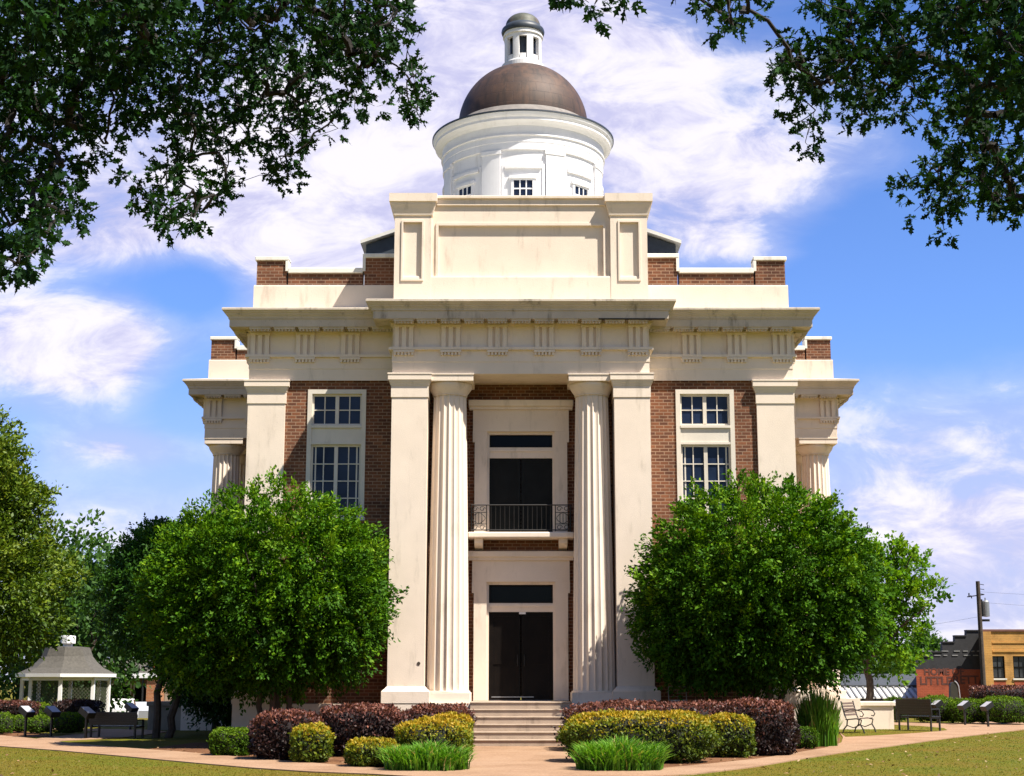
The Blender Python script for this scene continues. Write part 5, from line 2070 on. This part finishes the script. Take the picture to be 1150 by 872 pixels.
def east_block():
    # red side wall with black tarred upper wall
    Y = 44.0
    zb = gz(0, Y) - .1
    x0, x1 = at(1030, 780, Y).x, at(1106, 780, Y).x
    zr = at(1060, 752, Y).z
    zt1 = at(1060, 733, Y).z
    t = thing('red_brick_store', 'red brick side wall with faded black lettering and a black tarred top', 'store', (0, 0, 0))
    k14 = (Y + 14 + 40.1) / (Y + 40.1)
    MB().prism([(x0, Y), (x1, Y), (x1, Y + 14), (x0 * k14 + .3, Y + 14)], zb, zr).build('wall', M['redwall'], t)
    u = MB()
    st = [(1030, 738), (1045, 738), (1045, 733), (1058, 733), (1058, 722), (1072, 722), (1072, 715), (1085, 715), (1085, 709), (1106, 709)]
    pts = [(at(px, py, Y + .1).x, at(px, py, Y + .1).z) for px, py in st]
    u.extr_y([(x0, zr + .001)] + pts[::1] + [(x1, zr + .001)] if False else [(x1, zr + .001)] + pts[::-1] + [(x0, zr + .001)], Y + .05, Y + .45)
    uo = u.build('upper_wall', M['tarwall'], t)
    cp = MB()
    for i in range(0, len(pts) - 1, 2):
        cp.box(pts[i][0], pts[i + 1][0], Y + .0, Y + .5, pts[i][1] + .001, pts[i][1] + .07)
    cp.build('coping', M['tarwall'], uo)
    fl = MB()
    r_ = random.Random(4)
    for zz in (zt1 + .05, zt1 - .18):
        x = x0 + .4
        while x < x1 - .2:
            L = r_.uniform(.12, .4)
            fl.box(x, min(x + L, x1 - .05), Y + .02, Y + .049, zz, zz + .05)
            x += L + r_.uniform(.12, .35)
    fl.build('flashing', M['zinc'], uo)
    cx = (x0 + x1) / 2
    text_mesh('HOME OF', .50, M['paint_dark'], 'lettering', t, (at(1060, 758, Y).x, Y - .006, at(1060, 758, Y).z), (R(90), 0, 0))
    text_mesh('LITTLE', .60, M['paint_dark'], 'lettering', t, (at(1051, 769, Y).x, Y - .006, at(1051, 769, Y).z), (R(90), 0, 0))
    text_mesh('RETTA', .62, M['paint_dark'], 'lettering', t, (at(1089, 768, Y).x, Y - .006, at(1089, 768, Y).z), (R(90), 0, 0))

    # tan building
    Y2 = 43.0
    xa, xb = at(1106, 780, Y2).x, at(1106, 780, Y2).x + 14
    zt = at(1120, 707, Y2).z
    zb = gz(0, Y2) - .1
    t = thing('tan_brick_building', 'tan brick building with dark sash windows at the east edge', 'building', (0, 0, 0))
    wz1, wz0 = at(1120, 737, Y2).z, at(1120, 762, Y2).z
    wins = []
    wx = at(1113.5, 740, Y2).x
    ww = at(1128, 740, Y2).x - wx
    stp = at(1137.5, 740, Y2).x - wx
    for i in range(6):
        wins.append((wx + i * stp, wx + i * stp + ww, wz0, wz1))
    wl = MB().holed(xa, xb, zb, zt - .12, Y2, wins, .22)
    xk = xa * (Y2 + 54.1) / (Y2 + 40.1) + .2
    wl.quad((xa, Y2, zb), (xa, Y2, zt - .12), (xk, Y2 + 14, zt - .12), (xk, Y2 + 14, zb))
    wl.quad((xb, Y2, zb), (xb, Y2 + 14, zb), (xb, Y2 + 14, zt - .12), (xb, Y2, zt - .12))
    wl.quad((xk, Y2 + 14, zb), (xk, Y2 + 14, zt - .12), (xb, Y2 + 14, zt - .12), (xb, Y2 + 14, zb))
    wl.build('wall', M['tanbrick'], t)
    MB().box(xa - .05, xb + .05, Y2 - .06, Y2 + .35, zt - .12, zt, .01).build('coping', M['redcap'], t)
    MB().box(xa + .02, xa + .5, Y2 - .09, Y2 - .001, zb, zt - .121).build('pilaster', M['tanbrick'], t)
    bnd = MB()
    bnd.box(xa + .55, xb, Y2 - .05, Y2 - .001, wz1 + .22, wz1 + .30)
    bnd.box(xa + .55, xb, Y2 - .04, Y2 - .001, zt - .75, zt - .68)
    bnd.build('band', M['tanbrick'], t)
    for (a, b, c, d) in wins:
        fr = MB()
        frame_ring(fr, a, b, c, d, Y2 + .12, .05, .04)
        fr.box(a + .05, b - .05, Y2 + .085, Y2 + .12, (c + d) / 2 - .025, (c + d) / 2 + .025)
        fr.box((a + b) / 2 - .015, (a + b) / 2 + .015, Y2 + .095, Y2 + .12, c + .05, d - .05)
        o = fr.build('window', M['dark_wood'], t)
        MB().box(a + .01, b - .01, Y2 + .12, Y2 + .13, c + .01, d - .01).build('pane', M['glass_grey'], o)
        MB().box(a - .06, b + .06, Y2 - .06, Y2 + .08, c - .09, c - .001).build('sill', M['canvas'], o)
        MB().box(a + .0, b, Y2 - .015, Y2 - .001, c - .75, c - .16).build('apron', M['redwall'], o)

    # pole
    Y3 = 40.0
    p = at(1105, 775, Y3)
    zp = gz(p.x, Y3)
    zt = at(1095, 653, Y3).z - zp
    t = thing('utility_pole', 'dark utility pole with a transformer can against the tan building', 'utility pole', (p.x, Y3, zp))
    MB().tube([(0, 0, 0), (0, 0, zt)], [.15, .11], 10).build('pole', M['bark'], t)
    z1 = at(1100, 684, Y3).z - zp
    tr = MB().lathe(.34, 0, [(.02, z1 - .42), (.19, z1 - .40), (.2, z1 + .36), (.15, z1 + .42), (.02, z1 + .45)], 16)
    tr.tube([(.34, 0, z1 + .42), (.34, 0, z1 + .58)], .035, 6)
    tr.box(.08, .2, -.04, .04, z1 - .2, z1 - .12)
    tr.box(.08, .2, -.04, .04, z1 + .2, z1 + .28)
    tr.build('transformer', M['steel'], t)
    MB().box(.10, .5, -.06, .06, z1 - .66, z1 - .54).build('cutout', M['iron'], t)
    MB().box(.1, .17, -.08, .08, z1 - .4, z1 + .5).build('bracket', M['iron'], t)
    am = MB().tube([(-.6, 0, zt - .82), (.28, 0, zt - .70)], .03, 5)
    am.tube([(-.5, 0, zt - .84), (-.5, 0, zt - .62)], .035, 6)
    am.tube([(-.36, 0, zt - .9), (-.42, 0, zt - .74)], .03, 6)
    for k in range(3):
        am.tube([(.08, 0, zt - .15 - k * .25), (.32, 0, zt - .19 - k * .25)], .018, 5)
    am.build('crossarm', M['iron'], t)
    for k, (dx, z, zz) in enumerate(((-14, zt - 1.85, -.9), (20, zt - .55, .8), (20, zt - 1.1, .5))):
        w = MB()
        w.tube([(dx * i / 10, i * .6, z + zz * i / 10 - .5 * math.sin(math.pi * i / 10)) for i in range(11)], .005, 4)
        w.build('wire', M['iron'], t)

    # white ribbed canopy roof under a dark roof
    Y4 = 50.0
    xa, xb = at(940, 780, Y4).x, at(1046, 780, Y4).x
    za, zb2 = at(1000, 785, Y4 - 1.2).z, at(1000, 773.5, Y4).z
    zc2 = at(1000, 757, Y4 + 4).z
    t = thing('metal_canopy_building', 'low building with a white ribbed metal canopy and dark slate roof', 'building', (0, 0, 0))
    MB().box(xa, xb + .3, Y4 + .3, Y4 + 8, -1.3, zb2 + .02).build('wall', M['tarwall'], t)
    r = MB()
    xe = at(1033, 780, Y4).x
    r.extr_x([(Y4 - 1.4, za), (Y4 - 1.4, za + .05), (Y4 + .3, zb2 + .05), (Y4 + .3, zb2)], xa, xe + .1)
    ro = r.build('canopy', M['canvas'], t)
    rb = MB()
    x = xa + .1
    while x < xe - .05:
        rb.extr_x([(Y4 - 1.42, za + .052), (Y4 - 1.42, za + .13), (Y4 + .29, zb2 + .13), (Y4 + .29, zb2 + .052)], x, x + .09)
        x += .36
    rb.build('rib', M['zinc'], ro)
    d = MB().extr_x([(Y4 + .31, zb2 + .06), (Y4 + .31, zb2 + .2), (Y4 + 4.5, zc2), (Y4 + 8.5, zb2 + .2), (Y4 + 8.5, zb2 + .06)], xa - .2, xb + .25)
    d.build('roof', M['slate_grey'], t)
    for i in range(4):
        x = xa + .3 + (xb - xa - .4) * i / 3
        MB().tube([(x, Y4 - 1.3, -1.25), (x, Y4 - 1.3, za)], .05, 6).build('post', M['iron'], t)


M['redcap'] = mat('dark_red_coping', (0.16, 0.07, 0.055), 0.8)
M['glass_grey'] = glass_mat('greyish_glass', (0.05, 0.055, 0.06), 0.15)
M['slate_grey'] = mat('grey_slate_roof', (0.055, 0.06, 0.065), 0.7, 0.3, 5.0)
east_block()
